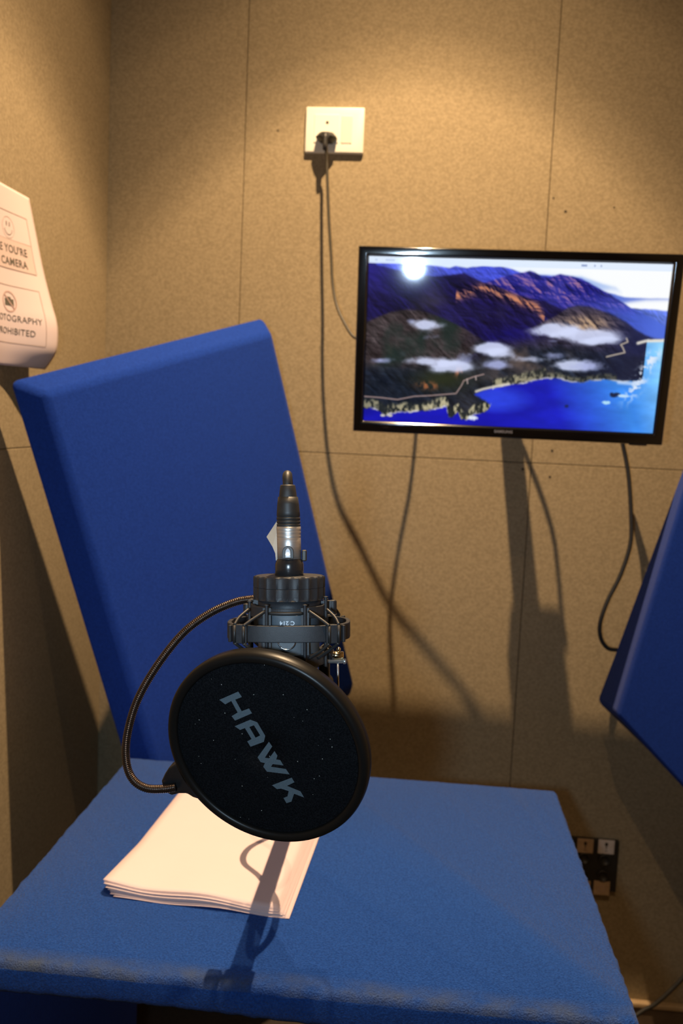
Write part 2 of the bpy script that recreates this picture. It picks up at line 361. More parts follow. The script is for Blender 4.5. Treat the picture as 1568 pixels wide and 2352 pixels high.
bm = bmesh.new(); add_lathe(bm, [(0.0031, 0.0136), (0.0025, 0.0142)], lambda p: fo((p[0] - 0.0145, p[1] + 0.0125, p[2])), 16); obj('earth_hole', bm, felt_gap, t)
t = thing('power_cord', 'flat dark plug and thin cord running from the wall outlet behind the screen', 'power cord', W(-0.2165, YB - 0.0136, 0.548))
bm = bmesh.new()
pc = lambda p: W(-0.2165 + p[0], YB - 0.0136 - p[2], 0.548 + p[1])
hexp = [(-0.021, -0.001), (-0.012, 0.0085), (0.013, 0.0085), (0.022, -0.001), (0.012, -0.0105), (-0.010, -0.0105)]
a = [bm.verts.new(pc((x, y, 0))) for x, y in hexp]; b = [bm.verts.new(pc((x, y, 0.014))) for x, y in hexp]; c = [bm.verts.new(pc((x * 0.45, y * 0.72, 0.026))) for x, y in hexp]
for p, q in ((a, b), (b, c)):
    for i in range(6): bm.faces.new((p[i], p[(i + 1) % 6], q[(i + 1) % 6], q[i]))
bm.faces.new(a[::-1]); bm.faces.new(c)
obj('plug', bm, rubber, t, bevel=(0.0015, 2))
bm = bmesh.new(); add_tube(bm, [pc((0, 0.004, 0.022)), pc((0, -0.005, 0.024)), pc((0, -0.018, 0.025)), pc((0.0005, -0.028, 0.0265))], lambda s: 0.0062 - 0.0022 * s, 14, ridge=lambda i: 1); obj('strain_relief', bm, rubber, t, smooth=True)
pts = [pc((0.0005, -0.020, 0.0255)), W(-0.212, 1.829, 0.505), W(-0.210, 1.827, 0.476), W(-0.202, 1.818, 0.389), W(-0.193, 1.808, 0.313), W(-0.187, 1.798, 0.261), W(-0.176, 1.783, 0.218), W(-0.158, 1.763, 0.183), W(-0.134, 1.748, 0.153),
       W(-0.094, 1.728, 0.148), W(-0.043, 1.701, 0.148), W(0.008, 1.684, 0.148), W(0.055, 1.668, 0.150), W(0.10, 1.652, 0.152)]
bm = bmesh.new(); add_tube(bm, catmull(pts, 8), 0.0029, 10); obj('cord', bm, cord_m, t, smooth=True)

# ================================================================== television
A, B_, C_, D_ = [Vector(p) for p in ((-0.124, 1.594, 0.296), (0.424, 1.587, 0.296), (0.425, 1.642, -0.023), (-0.123, 1.649, -0.024))]
A, B_, C_, D_ = [p * 0.985 for p in (A, B_, C_, D_)]
tn = Vector((-0.0126, -0.9856, -0.1689)).normalized(); tu = (B_ - A); tu = (tu - tn * tu.dot(tn)).normalized(); tv = tn.cross(tu)
if tv.z < 0: tv = -tv
TC = (A + B_ + C_ + D_) / 4; TW, TH = 0.548 * 0.985, 0.3245 * 0.985
ft_ = frame_fn(W(TC), tu, tv, tn)
t = thing('television', 'small black flat screen on the back wall showing a coastal mountain picture', 'screen', W(TC))
sl, sr, st, sb = -TW / 2 + 0.0185, TW / 2 - 0.0185, TH / 2 - 0.0165, -TH / 2 + 0.0205
bm = bmesh.new()
def bez(x0, y0, x1, y1):
    o4 = [(-TW / 2, TH / 2), (TW / 2, TH / 2), (TW / 2, -TH / 2), (-TW / 2, -TH / 2)]; i4 = [(sl, st), (sr, st), (sr, sb), (sl, sb)]
    rows = [[(x, y, -0.028) for x, y in o4], [(x, y, -0.004) for x, y in o4], [(x * 0.995, y * 0.992, 0.0) for x, y in o4],
            [(x + (0.0035 if x < 0 else -0.0035) * -1, y + (0.0035 if y < 0 else -0.0035) * -1, 0.0) for x, y in i4], [(x, y, -0.0045) for x, y in i4]]
    R = [[bm.verts.new(ft_(p)) for p in r] for r in rows]
    for a, b in zip(R, R[1:]):
        for i in range(4): bm.faces.new((a[i], a[(i + 1) % 4], b[(i + 1) % 4], b[i]))
bez(0, 0, 0, 0)
obj('bezel', bm, gloss_black, t, bevel=(0.0015, 2))
bm = bmesh.new(); frustum(bm, 0.536, 0.316, -0.012, 0.530, 0.312, -0.052, ft_); frustum(bm, 0.36, 0.20, -0.050, 0.30, 0.16, -0.060, ft_, 0, -0.01); obj('rear_housing', bm, black_pl, t, bevel=(0.003, 2))
text_obj('brand_lettering', 'SAMSUNG', 0.0064, lambda p: ft_((p[0] - 0.004, p[1] - TH / 2 + 0.0100, 0.0004)), silver_print, t, bold=0.0002, space=1.05, stretch=1.05)
bm = bmesh.new(); add_box(bm, (0.215, -TH / 2 - 0.003, -0.02), (0.245, -TH / 2 + 0.001, -0.006), ft_); obj('power_button', bm, black_pl, t, bevel=(0.001, 2))

# picture on the screen: an invented aerial coast
def value_noise(h, w, cell, rng, ax=1.0):
    gh, gw = int(h / cell) + 3, int(w / (cell * ax)) + 3
    g = rng.random((gh, gw)); ys = np.linspace(0, gh - 2.001, h); xs = np.linspace(0, gw - 2.001, w)
    yi, xi = ys.astype(int), xs.astype(int); fy, fx = ys - yi, xs - xi; fy = fy * fy * (3 - 2 * fy); fx = fx * fx * (3 - 2 * fx)
    a = g[np.ix_(yi, xi)]; b = g[np.ix_(yi, xi + 1)]; c = g[np.ix_(yi + 1, xi)]; d = g[np.ix_(yi + 1, xi + 1)]
    return (a * (1 - fx) + b * fx) * (1 - fy[:, None]) + (c * (1 - fx) + d * fx) * fy[:, None]
def fbm(h, w, cell, seed, octv=5, ax=1.0, rid=False):
    rng = np.random.default_rng(seed); out = np.zeros((h, w)); amp = 1; tot = 0
    for k in range(octv):
        n = value_noise(h, w, max(cell / 2 ** k, 1.5), rng, ax)
        if rid: n = 1 - abs(2 * n - 1)
        out += n * amp; tot += amp; amp *= 0.55
    return out / tot
def picture(w, h):
    u, v = np.meshgrid((np.arange(w) + 0.5) / w, (np.arange(h) + 0.5) / h)
    def line(pts):       # pts in a 1568-wide sketch of the screen
        q = []
        for X, Y in pts:
            top = 92 + (X - 95) * 0.0316; bot = 870 + (X - 78) * 0.0456; vv = (Y - top) / (bot - top); l = 95 - 17 * vv; r = 1518 - 81 * vv
            q.append(((X - l) / (r - l), vv))
        return q
    def prof(pts): q = line(pts); return np.interp(u, [p[0] for p in q], [p[1] for p in q])
    C = lambda r, g, b: np.array([r, g, b], float) / 255
    n1 = fbm(h, w, 46, 1); n2 = fbm(h, w, 14, 2, 4); n3 = fbm(h, w, 70, 3, 5, 1.6); rid = fbm(h, w, 40, 4, 6, 1.2, True)
    rid = np.stack([np.roll(rid[y], int(y * 0.85)) for y in range(h)]); fine = fbm(h, w, 5, 8, 2)
    hs = np.gradient(rid, axis=1) * 9 - np.gradient(rid, axis=0) * 9      # pseudo relief
    hs = np.clip(hs, -1, 1)
    S = lambda x, e=0.006: 1 / (1 + np.exp(-x / e))
    img = np.zeros((h, w, 3)); 
    def over(col, m): img[:] = img * (1 - m[..., None]) + col * m[..., None]
    img[:] = C(222, 238, 255); over(C(252, 254, 255), np.clip((u - 0.25) * 2, 0, 1))
    wob = (n2 - 0.5) * 0.02
    # haze banks over the water at the right
    over(C(150, 180, 238), 0.8 * S(v - prof([(95, 150), (1000, 185), (1100, 190), (1200, 225), (1260, 240), (1450, 400)]), 0.004) * S(prof([(95, 400), (1180, 260), (1240, 246), (1300, 250), (1450, 260)]) - v, 0.012) * (u < 0.85))
    over(C(100, 125, 215), S(v - prof([(95, 300), (1180, 262), (1240, 268), (1300, 285), (1400, 290), (1495, 293)]) - wob * 0.3, 0.002) * S(prof([(95, 500), (1200, 330), (1330, 305), (1400, 296), (1495, 294)]) - v, 0.006))
    # farthest ridge
    m = S(v - prof([(95, 120), (300, 124), (400, 138), (480, 148), (510, 141), (560, 150), (640, 139), (690, 144), (720, 141), (760, 150), (820, 172), (870, 180), (1000, 190), (1100, 200), (1200, 255), (1260, 300), (1330, 335), (1400, 340), (1495, 350)]) - wob * 0.35, 0.002)
    far = C(66, 78, 196) * (1 + 0.35 * hs[..., None]) + (n1 - 0.5)[..., None] * 0.25; far = far + (C(95, 120, 225) - C(62, 74, 205)) * np.clip((u - 0.72) * 4, 0, 1)[..., None]
    over(far, m)
    # second ridge with sharp peaks
    m = S(v - prof([(95, 240), (560, 240), (690, 205), (750, 185), (800, 176), (860, 163), (885, 172), (915, 192), (945, 195), (1000, 180), (1060, 190), (1110, 208), (1180, 245), (1240, 275), (1330, 335), (1380, 360), (1495, 420)]) - wob * 0.4, 0.002)
    r2 = C(42, 42, 140) * (1 + 0.5 * hs[..., None]) + (n1 - 0.5)[..., None] * 0.2
    r2 = r2 + (C(205, 140, 130) - r2) * (np.clip(hs * 1.6 - 0.15, 0, 1) * np.clip(1.2 - abs(v - 0.16) * 8, 0, 1))[..., None] * 0.75
    r2 = r2 + (C(80, 110, 220) - r2) * np.clip((u - 0.66) * 3.2, 0, 1)[..., None] * np.clip((v - 0.16) * 7, 0, 1)[..., None]
    over(r2, m)
    # brown main range
    m = S(v - prof([(95, 122), (200, 150), (300, 172), (400, 185), (480, 182), (550, 173), (580, 186), (640, 214), (700, 228), (780, 262), (860, 288), (930, 302), (980, 326), (1040, 345), (1120, 420), (1495, 700)]) - wob * 0.4, 0.002)
    base = C(24, 20, 66) * (1 + 0.55 * hs[..., None]) + (n1 - 0.5)[..., None] * np.array([0.10, 0.10, 0.12])
    base = base + (C(60, 56, 62) - base) * np.clip((n3 - 0.45) * 3, 0, 1)[..., None] * 0.6
    sunl = prof([(95, 700), (500, 262), (560, 244), (640, 222), (700, 238), (780, 268), (850, 292), (900, 315), (930, 360), (1000, 700)])
    lit = np.clip(hs * 1.5 + 0.55, 0, 1) * np.exp(-((v - sunl - 0.025) / 0.03) ** 2) * (u > 0.30) * (u < 0.60)
    base = base + (C(208, 136, 100) - base) * np.clip(lit, 0, 1)[..., None]
    over(base, m)
    over(C(48, 42, 150), 0.8 * np.clip(1 - u / 0.30, 0, 1) * np.clip(1 - (v - 0.03) / 0.24, 0, 1) * m)
    # left hill
    m = S(v - prof([(78, 400), (200, 350), (280, 338), (340, 343), (430, 370), (500, 400), (560, 430), (640, 480), (760, 560), (900, 620), (1495, 900)]) - wob * 0.5, 0.003)
    b2 = C(58, 50, 52) * (1 + 0.6 * hs[..., None]) + (n2 - 0.5)[..., None] * 0.12; b2 = b2 + (C(28, 44, 40) - b2) * np.clip((n1 - 0.42) * 4, 0, 1)[..., None] * 0.8
    over(b2, m)
    # right hill
    m = S(v - prof([(95, 900), (640, 520), (760, 460), (860, 430), (920, 400), (980, 372), (1040, 332), (1090, 320), (1150, 330), (1210, 352), (1260, 372), (1310, 400), (1350, 432), (1400, 460), (1440, 476), (1495, 480)]) - wob * 0.4, 0.003)
    b3 = C(46, 42, 62) * (1 + 0.6 * hs[..., None]) + (n2 - 0.5)[..., None] * 0.1
    lit = np.clip(hs + 0.6, 0, 1) * np.exp(-(((u - 0.73) / 0.10) ** 2 + ((v - 0.36) / 0.055) ** 2)); b3 = b3 + (C(190, 158, 128) - b3) * np.clip(lit * 1.2, 0, 1)[..., None]
    b3 = b3 + (C(28, 34, 74) - b3) * np.clip((u - 0.78) * 8, 0, 1)[..., None] * 0.8
    over(b3, m)
    over(C(18, 14, 92) * (1 + 0.4 * hs[..., None]), 0.85 * np.exp(-(((u - 0.50 - (0.44 - v) * 0.6) / 0.09) ** 2 + ((v - 0.44) / 0.05) ** 2)))
    # foreground plateau
    m = S(v - prof([(78, 600), (300, 610), (500, 600), (640, 560), (800, 520), (1000, 510), (1200, 530), (1380, 560), (1495, 600)]) - wob * 2, 0.012)
    b4 = C(24, 30, 42) * (1 + 0.5 * hs[..., None]) + (n2 - 0.5)[..., None] * 0.10; b4 = b4 + (C(110, 92, 84) - b4) * (np.clip((n1 - 0.46) * 4, 0, 1) * np.exp(-((u - 0.58) / 0.18) ** 2))[..., None] * 0.8
    b4 = b4 + (C(40, 46, 30) - b4) * (np.exp(-(((u - 0.27) / 0.10) ** 2 + ((v - 0.72) / 0.07) ** 2)))[..., None]
    b4 = b4 + (C(30, 34, 62) - b4) * np.clip((u - 0.70) * 6, 0, 1)[..., None] * 0.7
    over(b4, m)
    # sea
    coast = prof([(78, 812), (110, 806), (150, 822), (185, 850), (205, 834), (260, 828), (330, 826), (400, 816), (450, 806), (475, 800), (485, 850), (500, 858), (530, 828), (548, 866), (570, 868), (600, 842), (640, 834), (676, 815), (686, 790), (692, 715), (700, 708), (770, 696), (860, 682), (940, 662), (1000, 664), (1060, 680), (1100, 684), (1160, 672), (1220, 668), (1300, 682), (1385, 676), (1392, 640), (1370, 570), (1356, 500), (1400, 486), (1495, 484)]) + (fine - 0.5) * 0.012
    sea = S(v - coast, 0.0025)
    bay = S(v - prof([(78, 900), (600, 752), (612, 738), (650, 722), (700, 708), (900, 680)]), 0.003) * S(prof([(600, 742), (640, 762), (668, 782), (690, 806), (760, 900)]) + (fine - 0.5) * 0.01 - v, 0.003) * S(u - 0.372, 0.002) * (u < 0.5)
    sea = np.maximum(sea, bay)
    sc_ = C(22, 22, 168)[None, None] + (C(44, 66, 222) - C(22, 22, 168)) * np.clip(1.2 - ((u - 0.46) / 0.13) ** 2 - ((v - 0.83) / 0.09) ** 2, 0, 1)[..., None]
    sc_ = sc_ + (C(36, 52, 212) - sc_) * np.clip((u - 0.45) * 2.2, 0, 1)[..., None] * 0.8
    sc_ = sc_ + (C(62, 140, 240) - sc_) * np.clip((u - 0.66) * 4.2 - (v - 0.85) * 1.2, 0, 1)[..., None]
    sc_ = sc_ + (C(140, 205, 248) - sc_) * np.clip((u - 0.88) * 7 - (v - 0.62) * 1.4, 0, 1)[..., None]
    sc_ = sc_ * (1 + (fbm(h, w, 22, 11, 4, 2.5) - 0.5)[..., None] * 0.35)
    over(sc_, sea)
    # pale cliffs and surf above the shoreline
    cl = S(v - coast + 0.062 * (0.45 + 0.8 * fbm(h, w, 30, 21, 2)) * np.where(u < 0.62, 1, 0.55), 0.004) * (1 - sea) * (u < 0.86)
    stri = np.clip((fbm(h, w, 9, 22, 3, 0.5) - 0.40) * 5, 0, 1)
    over(C(40, 44, 42), 0.75 * cl); over(C(196, 186, 150), 0.95 * cl * stri * np.clip(1.1 - abs(u - 0.30) * 1.5, 0.25, 1))
    surf = np.exp(-((v - coast) / 0.006) ** 2) * np.clip((n2 - 0.40) * 5, 0, 1)
    over(C(232, 228, 230), surf * 0.85 * np.where(u < 0.55, 1, 0.75)); 
    foam = np.exp(-((u - 0.955 + (v - 0.6) * 0.25) / 0.022) ** 2) * S(v - 0.50, 0.01) * S(0.80 - v, 0.02) * np.clip((fine - 0.5) * 6, 0, 1); over(C(225, 235, 250), foam)
    def seg(pts, wd, col, al=1.0):
        q = line(pts); d = np.full((h, w), 9.0)
        for (x0, y0), (x1, y1) in zip(q, q[1:]):
            ax_, ay = (x1 - x0) * 16 / 9, y1 - y0; px, py = (u - x0) * 16 / 9, v - y0
            tt = np.clip((px * ax_ + py * ay) / (ax_ ** 2 + ay ** 2 + 1e-9), 0, 1); d = np.minimum(d, np.hypot(px - ax_ * tt, py - ay * tt))
        over(np.array(col) / 255, al * S(wd - d, wd * 0.3))
    seg([(80, 752), (160, 758), (240, 768), (320, 752), (400, 748), (470, 742), (520, 738), (545, 700), (556, 676), (600, 658), (650, 645)], 0.0035, (178, 150, 145), 0.9)
    seg([(572, 668), (574, 690)], 0.003, (190, 170, 165)); seg([(612, 656), (614, 672)], 0.003, (190, 170, 165))
    seg([(615, 728), (650, 716), (700, 705), (770, 692)], 0.007, (214, 206, 190)); seg([(1222, 562), (1262, 552), (1305, 542), (1296, 520), (1286, 505), (1318, 492), (1312, 476)], 0.004, (205, 190, 168), 0.9)
    seg([(1365, 498), (1400, 488), (1480, 486)], 0.008, (235, 228, 215)); seg([(1280, 684), (1340, 690), (1400, 678)], 0.010, (205, 222, 248), 0.8)
    over(C(208, 120, 78), 0.9 * np.exp(-(((u - 0.325) / 0.015) ** 2 + ((v - 0.668) / 0.03) ** 2)) * stri); over(C(205, 118, 70), 0.9 * np.exp(-(((u - 0.22) / 0.035) ** 2 + ((v - 0.765) / 0.022) ** 2)) * stri)
    for X, Y, a_, b_, col in ((1262, 745, 0.016, 0.016, (30, 40, 70)), (1040, 800, 0.007, 0.010, (28, 40, 92)), (1222, 782, 0.012, 0.010, (175, 222, 248)), (1300, 750, 0.020, 0.008, (190, 222, 248)), (598, 858, 0.016, 0.014, (225, 232, 245)), (170, 846, 0.008, 0.008, (200, 195, 185)), (206, 846, 0.009, 0.008, (200, 195, 185))):
        (cx, cy), = line([(X, Y)]); dd = ((u - cx) / a_) ** 2 + ((v - cy) / b_) ** 2 + (fine - 0.5) * 1.5; over(np.array(col) / 255, np.clip(1.6 - dd, 0, 1))
    # low clouds
    cn = fbm(h, w, 30, 31, 6, 1.6)
    for X, Y, a_, b_, s_ in ((300, 392, 0.02, 0.02, 0.7), (375, 408, 0.065, 0.030, 1.0), (370, 470, 0.05, 0.028, 0.35), (190, 578, 0.05, 0.026, 0.8), (370, 582, 0.11, 0.036, 1.1), (470, 605, 0.08, 0.036, 1.0), (690, 522, 0.065, 0.034, 1.0), (740, 548, 0.06, 0.03, 0.9), (720, 600, 0.05, 0.03, 0.7), (860, 574, 0.075, 0.026, 0.95), (960, 560, 0.05, 0.026, 0.6), (1000, 440, 0.08, 0.040, 1.0), (1110, 462, 0.10, 0.042, 1.15), (1200, 488, 0.06, 0.026, 0.9), (970, 488, 0.03, 0.015, 0.6), (1070, 600, 0.065, 0.032, 1.0), (1150, 600, 0.06, 0.034, 0.6), (560, 560, 0.04, 0.03, 0.3)):
        (cx, cy), = line([(X, Y)]); dd = np.exp(-(((u - cx) / a_) ** 2 + ((v - cy) / b_) ** 2)); over(C(212, 220, 252) if s_ > 0.85 else C(170, 178, 225), np.clip((dd * s_ * 1.25 + (cn - 0.5) * 2.6 - 0.30) * 1.25, 0, 0.88) * np.clip(dd * 3 - 0.15, 0, 1))
    bar = v < 0.040; img[bar] = (img * 0.15 + C(222, 236, 255) * 0.85)[bar]
    for cx, wd in ((0.025, 0.004), (0.072, 0.016), (0.715, 0.009), (0.75, 0.002), (0.77, 0.002)):
        over(C(120, 140, 190), 0.8 * ((abs(u - cx) < wd) & (abs(v - 0.020) < 0.005)) * np.where(cx > 0.5, 1.0, 0.35))
    return np.clip(img, 0.004, 1)
PW, PH = 480, 270
pic = picture(PW, PH)
me = bpy.data.meshes.new('display')
xs = np.linspace(sl, sr, PW + 1); ys = np.linspace(st, sb, PH + 1)
gx, gy = np.meshgrid(xs, ys); o0, tu_, tv_ = np.array(W(TC)) + np.array(tn) * -0.0032, np.array(tu), np.array(tv)
co = o0 + gx[..., None] * tu_ + gy[..., None] * tv_
co = co.reshape(-1, 3) - np.array(W(TC)) + np.array(W(TC))
idx = np.arange((PW + 1) * (PH + 1)).reshape(PH + 1, PW + 1)
faces = np.stack([idx[1:, :-1], idx[1:, 1:], idx[:-1, 1:], idx[:-1, :-1]], -1).reshape(-1, 4)
me.vertices.add(len(co)); me.vertices.foreach_set('co', co.ravel()); nf = len(faces)
me.loops.add(nf * 4); me.loops.foreach_set('vertex_index', faces.ravel().astype(np.int32))
me.polygons.add(nf); me.polygons.foreach_set('loop_start', np.arange(0, nf * 4, 4, dtype=np.int32)); me.update(calc_edges=True)
lp = np.where(pic <= 0.04045, pic / 12.92, ((pic + 0.055) / 1.055) ** 2.4).reshape(-1, 3)
ca = me.color_attributes.new('picture', 'FLOAT_COLOR', 'CORNER')
ca.data.foreach_set('color', np.repeat(np.concatenate([lp, np.ones((nf, 1))], 1), 4, axis=0).astype(np.float32).ravel())
ms = mat('lit_display', (0.004, 0.004, 0.005), 0.055, spec=0.5)
nt = ms.node_tree; at = nt.nodes.new('ShaderNodeAttribute'); at.attribute_name = 'picture'
nt.links.new(at.outputs['Color'], nt.nodes['Principled BSDF'].inputs['Emission Color']); nt.nodes['Principled BSDF'].inputs['Emission Strength'].default_value = 1.0
link_obj('display', me, ms, t)

# wall mount behind the television
t = thing('screen_wall_mount', 'dark metal arm bracket holding the screen off the back wall', 'wall mount', W(0.155, YB, 0.150))
bm = bmesh.new(); add_box(bm, W(0.115, YB - 0.004, 0.085), W(0.195, YB, 0.215)); obj('wall_plate', bm, black_pl, t, bevel=(0.001, 1))
bm = bmesh.new(); add_box(bm, W(0.139, 1.695, 0.132), W(0.173, YB - 0.003, 0.162)); obj('arm', bm, black_pl, t, bevel=(0.003, 2))
bm = bmesh.new(); add_box(bm, W(0.130, 1.655, 0.095), W(0.200, 1.700, 0.165)); obj('tilt_head', bm, black_pl, t, bevel=(0.004, 2))
# cables
def cable(name, pts, r, m, label, n=8):
    bm = bmesh.new(); add_tube(bm, catmull(pts, n), r, 12); o = obj(name, bm, m, smooth=True); return tag(o, label, 'cable')
cable('video_cable', [W(*p) for p in [(0.36, 1.69, 0.09), (0.375, 1.745, 0.05), (0.385, 1.80, -0.001), (0.391, 1.802, -0.026), (0.406, 1.802, -0.084), (0.417, 1.802, -0.161), (0.42, 1.802, -0.22), (0.406, 1.802, -0.282), (0.385, 1.802, -0.335), (0.374, 1.802, -0.38), (0.377, 1.802, -0.41), (0.390, 1.802, -0.429), (0.406, 1.802, -0.433), (0.43, 1.805, -0.429), (0.47, 1.81, -0.40), (0.54, 1.82, -0.41), (0.63, 1.84, -0.50), (0.665, 1.85, -0.75), (0.67, 1.85, -1.0), (0.67, 1.84, -1.19)]], 0.0042, rubber, 'thick black cable drooping from under the screen to the right panel')
cable('antenna_cable', [W(*p) for p in [(-0.008, 1.858, 0.14), (-0.010, 1.82, 0.20), (-0.012, 1.793, 0.205), (-0.014, 1.773, 0.199), (-0.020, 1.753, 0.166), (-0.033, 1.728, 0.148), (-0.041, 1.703, 0.134), (-0.037, 1.688, 0.120), (-0.030, 1.672, 0.118), (-0.024, 1.655, 0.118)]], 0.0032, rubber, 'thin black cable looping behind the left half of the screen')
cable('signal_cable', [W(*p) for p in [(0.150, 1.852, 0.20), (0.152, 1.815, 0.21), (0.155, 1.783, 0.205), (0.172, 1.768, 0.192), (0.193, 1.753, 0.170), (0.207, 1.738, 0.152), (0.210, 1.723, 0.137), (0.210, 1.708, 0.124), (0.212, 1.696, 0.115)]], 0.0036, rubber, 'short black cable running beside the mount arm behind the screen')
cable('floor_cable', [W(*p) for p in [(0.70, 1.60, -0.80), (0.64, 1.66, -0.92), (0.582, 1.70, -1.0), (0.559, 1.70, -1.043), (0.531, 1.70, -1.081), (0.508, 1.70, -1.106), (0.486, 1.70, -1.122), (0.44, 1.69, -1.16), (0.36, 1.66, -1.25), (0.25, 1.6, -1.3045), (0.1, 1.5, -1.3055)]], 0.004, rubber, 'black cable curving down to the floor right of the desk')

# ================================================================== connector plate
t = thing('connector_plate', 'black connector plate with square labels low on the wall right of the desk', 'wall plate', W(0.40, YB, -0.91))
bm = bmesh.new(); add_box(bm, W(0.335, YB - 0.010, -0.963), W(0.458, YB, -0.851)); obj('plate', bm, black_pl, t, bevel=(0.002, 2))
fp = lambda p: W(p[0], YB - 0.010 - p[2], p[1])
for k, (x, z, m, icon) in enumerate(((0.388, -0.866, label_m, True), (0.431, -0.8645, label_w, True), (0.428, -0.955, label_m, False), (0.388, -0.957, label_m, False))):
    bm = bmesh.new(); add_box(bm, (x - 0.0165, z - 0.015, 0), (x + 0.0165, z + 0.015, 0.003), fp); l = obj('label_square', bm, m, t, bevel=(0.0006, 1))
    bm = bmesh.new()
    if icon:
        add_lathe(bm, [(0.0034, 0.0031), (0.003, 0.0036)], lambda p: fp((x + p[0], z + 0.006 + p[1] * 1.25, p[2])), 16); add_box(bm, (x - 0.0009, z - 0.004, 0.0031), (x + 0.0009, z + 0.003, 0.0035), fp)
        add_box(bm, (x - 0.003, z - 0.0085, 0.0031), (x + 0.003, z - 0.0075, 0.0034), fp)
    else:
        add_lathe(bm, [(0.0072, 0.0031), (0.0072, 0.0035), (0.0062, 0.0036), (0.0060, 0.0031)], lambda p: fp((x + p[0], z + p[1] - 0.001, p[2])), 22, cap=False)
    obj('printed_symbol', bm, felt_gap if icon else ink_pink, l)
for x, z in ((0.388, -0.893), (0.430, -0.893), (0.388, -0.930), (0.429, -0.928)):
    bm = bmesh.new(); add_lathe(bm, [(0.0125, 0.0), (0.0125, 0.004), (0.011, 0.0045), (0.0095, 0.0045), (0.009, 0.001), (0.0, 0.001)], lambda p: fp((x + p[0], z + p[1], p[2])), 30, cap=False); obj('connector_socket', bm, rubber, t, smooth=True)

# ================================================================== sign on the left wall
prof_s = [(0.0, -0.6595, .3347), (0, -0.6463, .2751), (0, -0.6331, .2165), (0, -0.6183, .164), (0, -0.6098, .1352), (0, -0.608, .111), (0, -0.6107, .0873), (0, -0.6231, .0661), (0, -0.6298, .0579)]
px_ = np.array([p[1] for p in prof_s]); pz_ = np.array([p[2] for p in prof_s])
sm = catmull([(x, z, 0) for x, z in zip(px_, pz_)], 8); px_ = np.array([p.x for p in sm]); pz_ = np.array([p.y for p in sm])
ps_ = np.concatenate([[0], np.cumsum(np.hypot(np.diff(px_), np.diff(pz_)))])
SH = ps_[-1]
def sgn(u, s, lift=0.0):      # u from the right edge, s down from the top
    x = float(np.interp(s, ps_, px_)); z = float(np.interp(s, ps_, pz_)); k = min(u / 0.12, 1.75)
    g = 1 - 0.70 * (k * k * (3 - 2 * k) if k < 1 else 1)
    return W(-0.6605 + (x + 0.6605) * g + lift, 1.4793 - u, z)
t = thing('paper_notice', 'white camera warning notice curling off the left wall', 'notice', W(-0.662, 1.38, 0.19))
bm = bmesh.new(); nu, nsn = 28, 60
g = [[bm.verts.new(sgn(0.21 * i / nu, SH * j / nsn)) for j in range(nsn + 1)] for i in range(nu + 1)]
for i in range(nu):
    for j in range(nsn): bm.faces.new((g[i][j], g[i + 1][j], g[i + 1][j + 1], g[i][j + 1]))
o = obj('sheet', bm, sign_m, t, smooth=True); s_ = o.modifiers.new('thick', 'SOLIDIFY'); s_.thickness = 0.0003; s_.offset = 0
def sgf(p): return sgn(p[0], p[1], 0.0006 + (p[2] if len(p) > 2 else 0))
def strip(bm, pts, wd, lift=0.0006, n=24):
    for (u0, s0), (u1, s1) in zip(pts, pts[1:]):
        L = math.hypot(u1 - u0, s1 - s0); nx_, ny_ = -(s1 - s0) / L * wd / 2, (u1 - u0) / L * wd / 2; k = max(2, int(L / 0.005)); prev = None
        for i in range(k + 1):
            a = i / k; cu, cs = u0 + (u1 - u0) * a, s0 + (s1 - s0) * a
            pr = (bm.verts.new(sgn(cu + nx_, cs + ny_, lift)), bm.verts.new(sgn(cu - nx_, cs - ny_, lift)))
            if prev: bm.faces.new((prev[0], prev[1], pr[1], pr[0]))
            prev = pr
def circ(cu, cs, r, a0=0, a1=2 * math.pi, n=36, ry=None): return [(cu + r * math.cos(a0 + (a1 - a0) * i / n), cs + (ry or r) * math.sin(a0 + (a1 - a0) * i / n)) for i in range(n + 1)]
bm = bmesh.new()
for i in range(12):
    for j in range(12):
        q = [(0.030 + 0.150 * (i + a) / 12, 0.0845 + 0.0455 * (j + b) / 12) for a, b in ((0, 0), (1, 0), (1, 1), (0, 1))]
        bm.faces.new([bm.verts.new(sgn(u, s, 0.0004)) for u, s in q])
obj('tinted_band', bm, tint_m, t)
bm = bmesh.new()
for (a, b, c, d) in ((0.028, 0.040, 0.182, 0.131), (0.032, 0.158, 0.178, 0.248)): strip(bm, [(a, b), (c, b), (c, d), (a, d), (a, b)], 0.0009)
strip(bm, [(0.028, 0.084), (0.182, 0.084)], 0.0007)
strip(bm, circ(0.0880, 0.0655, 0.0165), 0.0006); obj('ruled_frame', bm, ink_light, t)
bm = bmesh.new(); strip(bm, circ(0.0880, 0.0665, 0.0105, 0.15, math.pi - 0.15, 20), 0.0009)
for e in (-0.0042, 0.0042): strip(bm, [(0.0880 + e, 0.0565), (0.0880 + e, 0.0635)], 0.0020)
obj('smiling_face', bm, ink, t)
bm = bmesh.new(); strip(bm, circ(0.102, 0.184, 0.0158), 0.0022, 0.0007); strip(bm, [(0.102 + 0.011, 0.184 - 0.011), (0.102 - 0.011, 0.184 + 0.011)], 0.0022, 0.0009); obj('prohibition_ring', bm, ink_pink, t)
bm = bmesh.new()
def block(u0, s0, u1, s1):
    n_ = 5
    for i in range(n_):
        for j in range(n_): bm.faces.new([bm.verts.new(sgn(u0 + (u1 - u0) * (i + a) / n_, s0 + (s1 - s0) * (j + b) / n_, 0.0006)) for a, b in ((0, 0), (1, 0), (1, 1), (0, 1))])
block(0.0915, 0.1795, 0.1125, 0.1905); block(0.0975, 0.1765, 0.1065, 0.1795)
obj('camera_symbol', bm, ink, t)
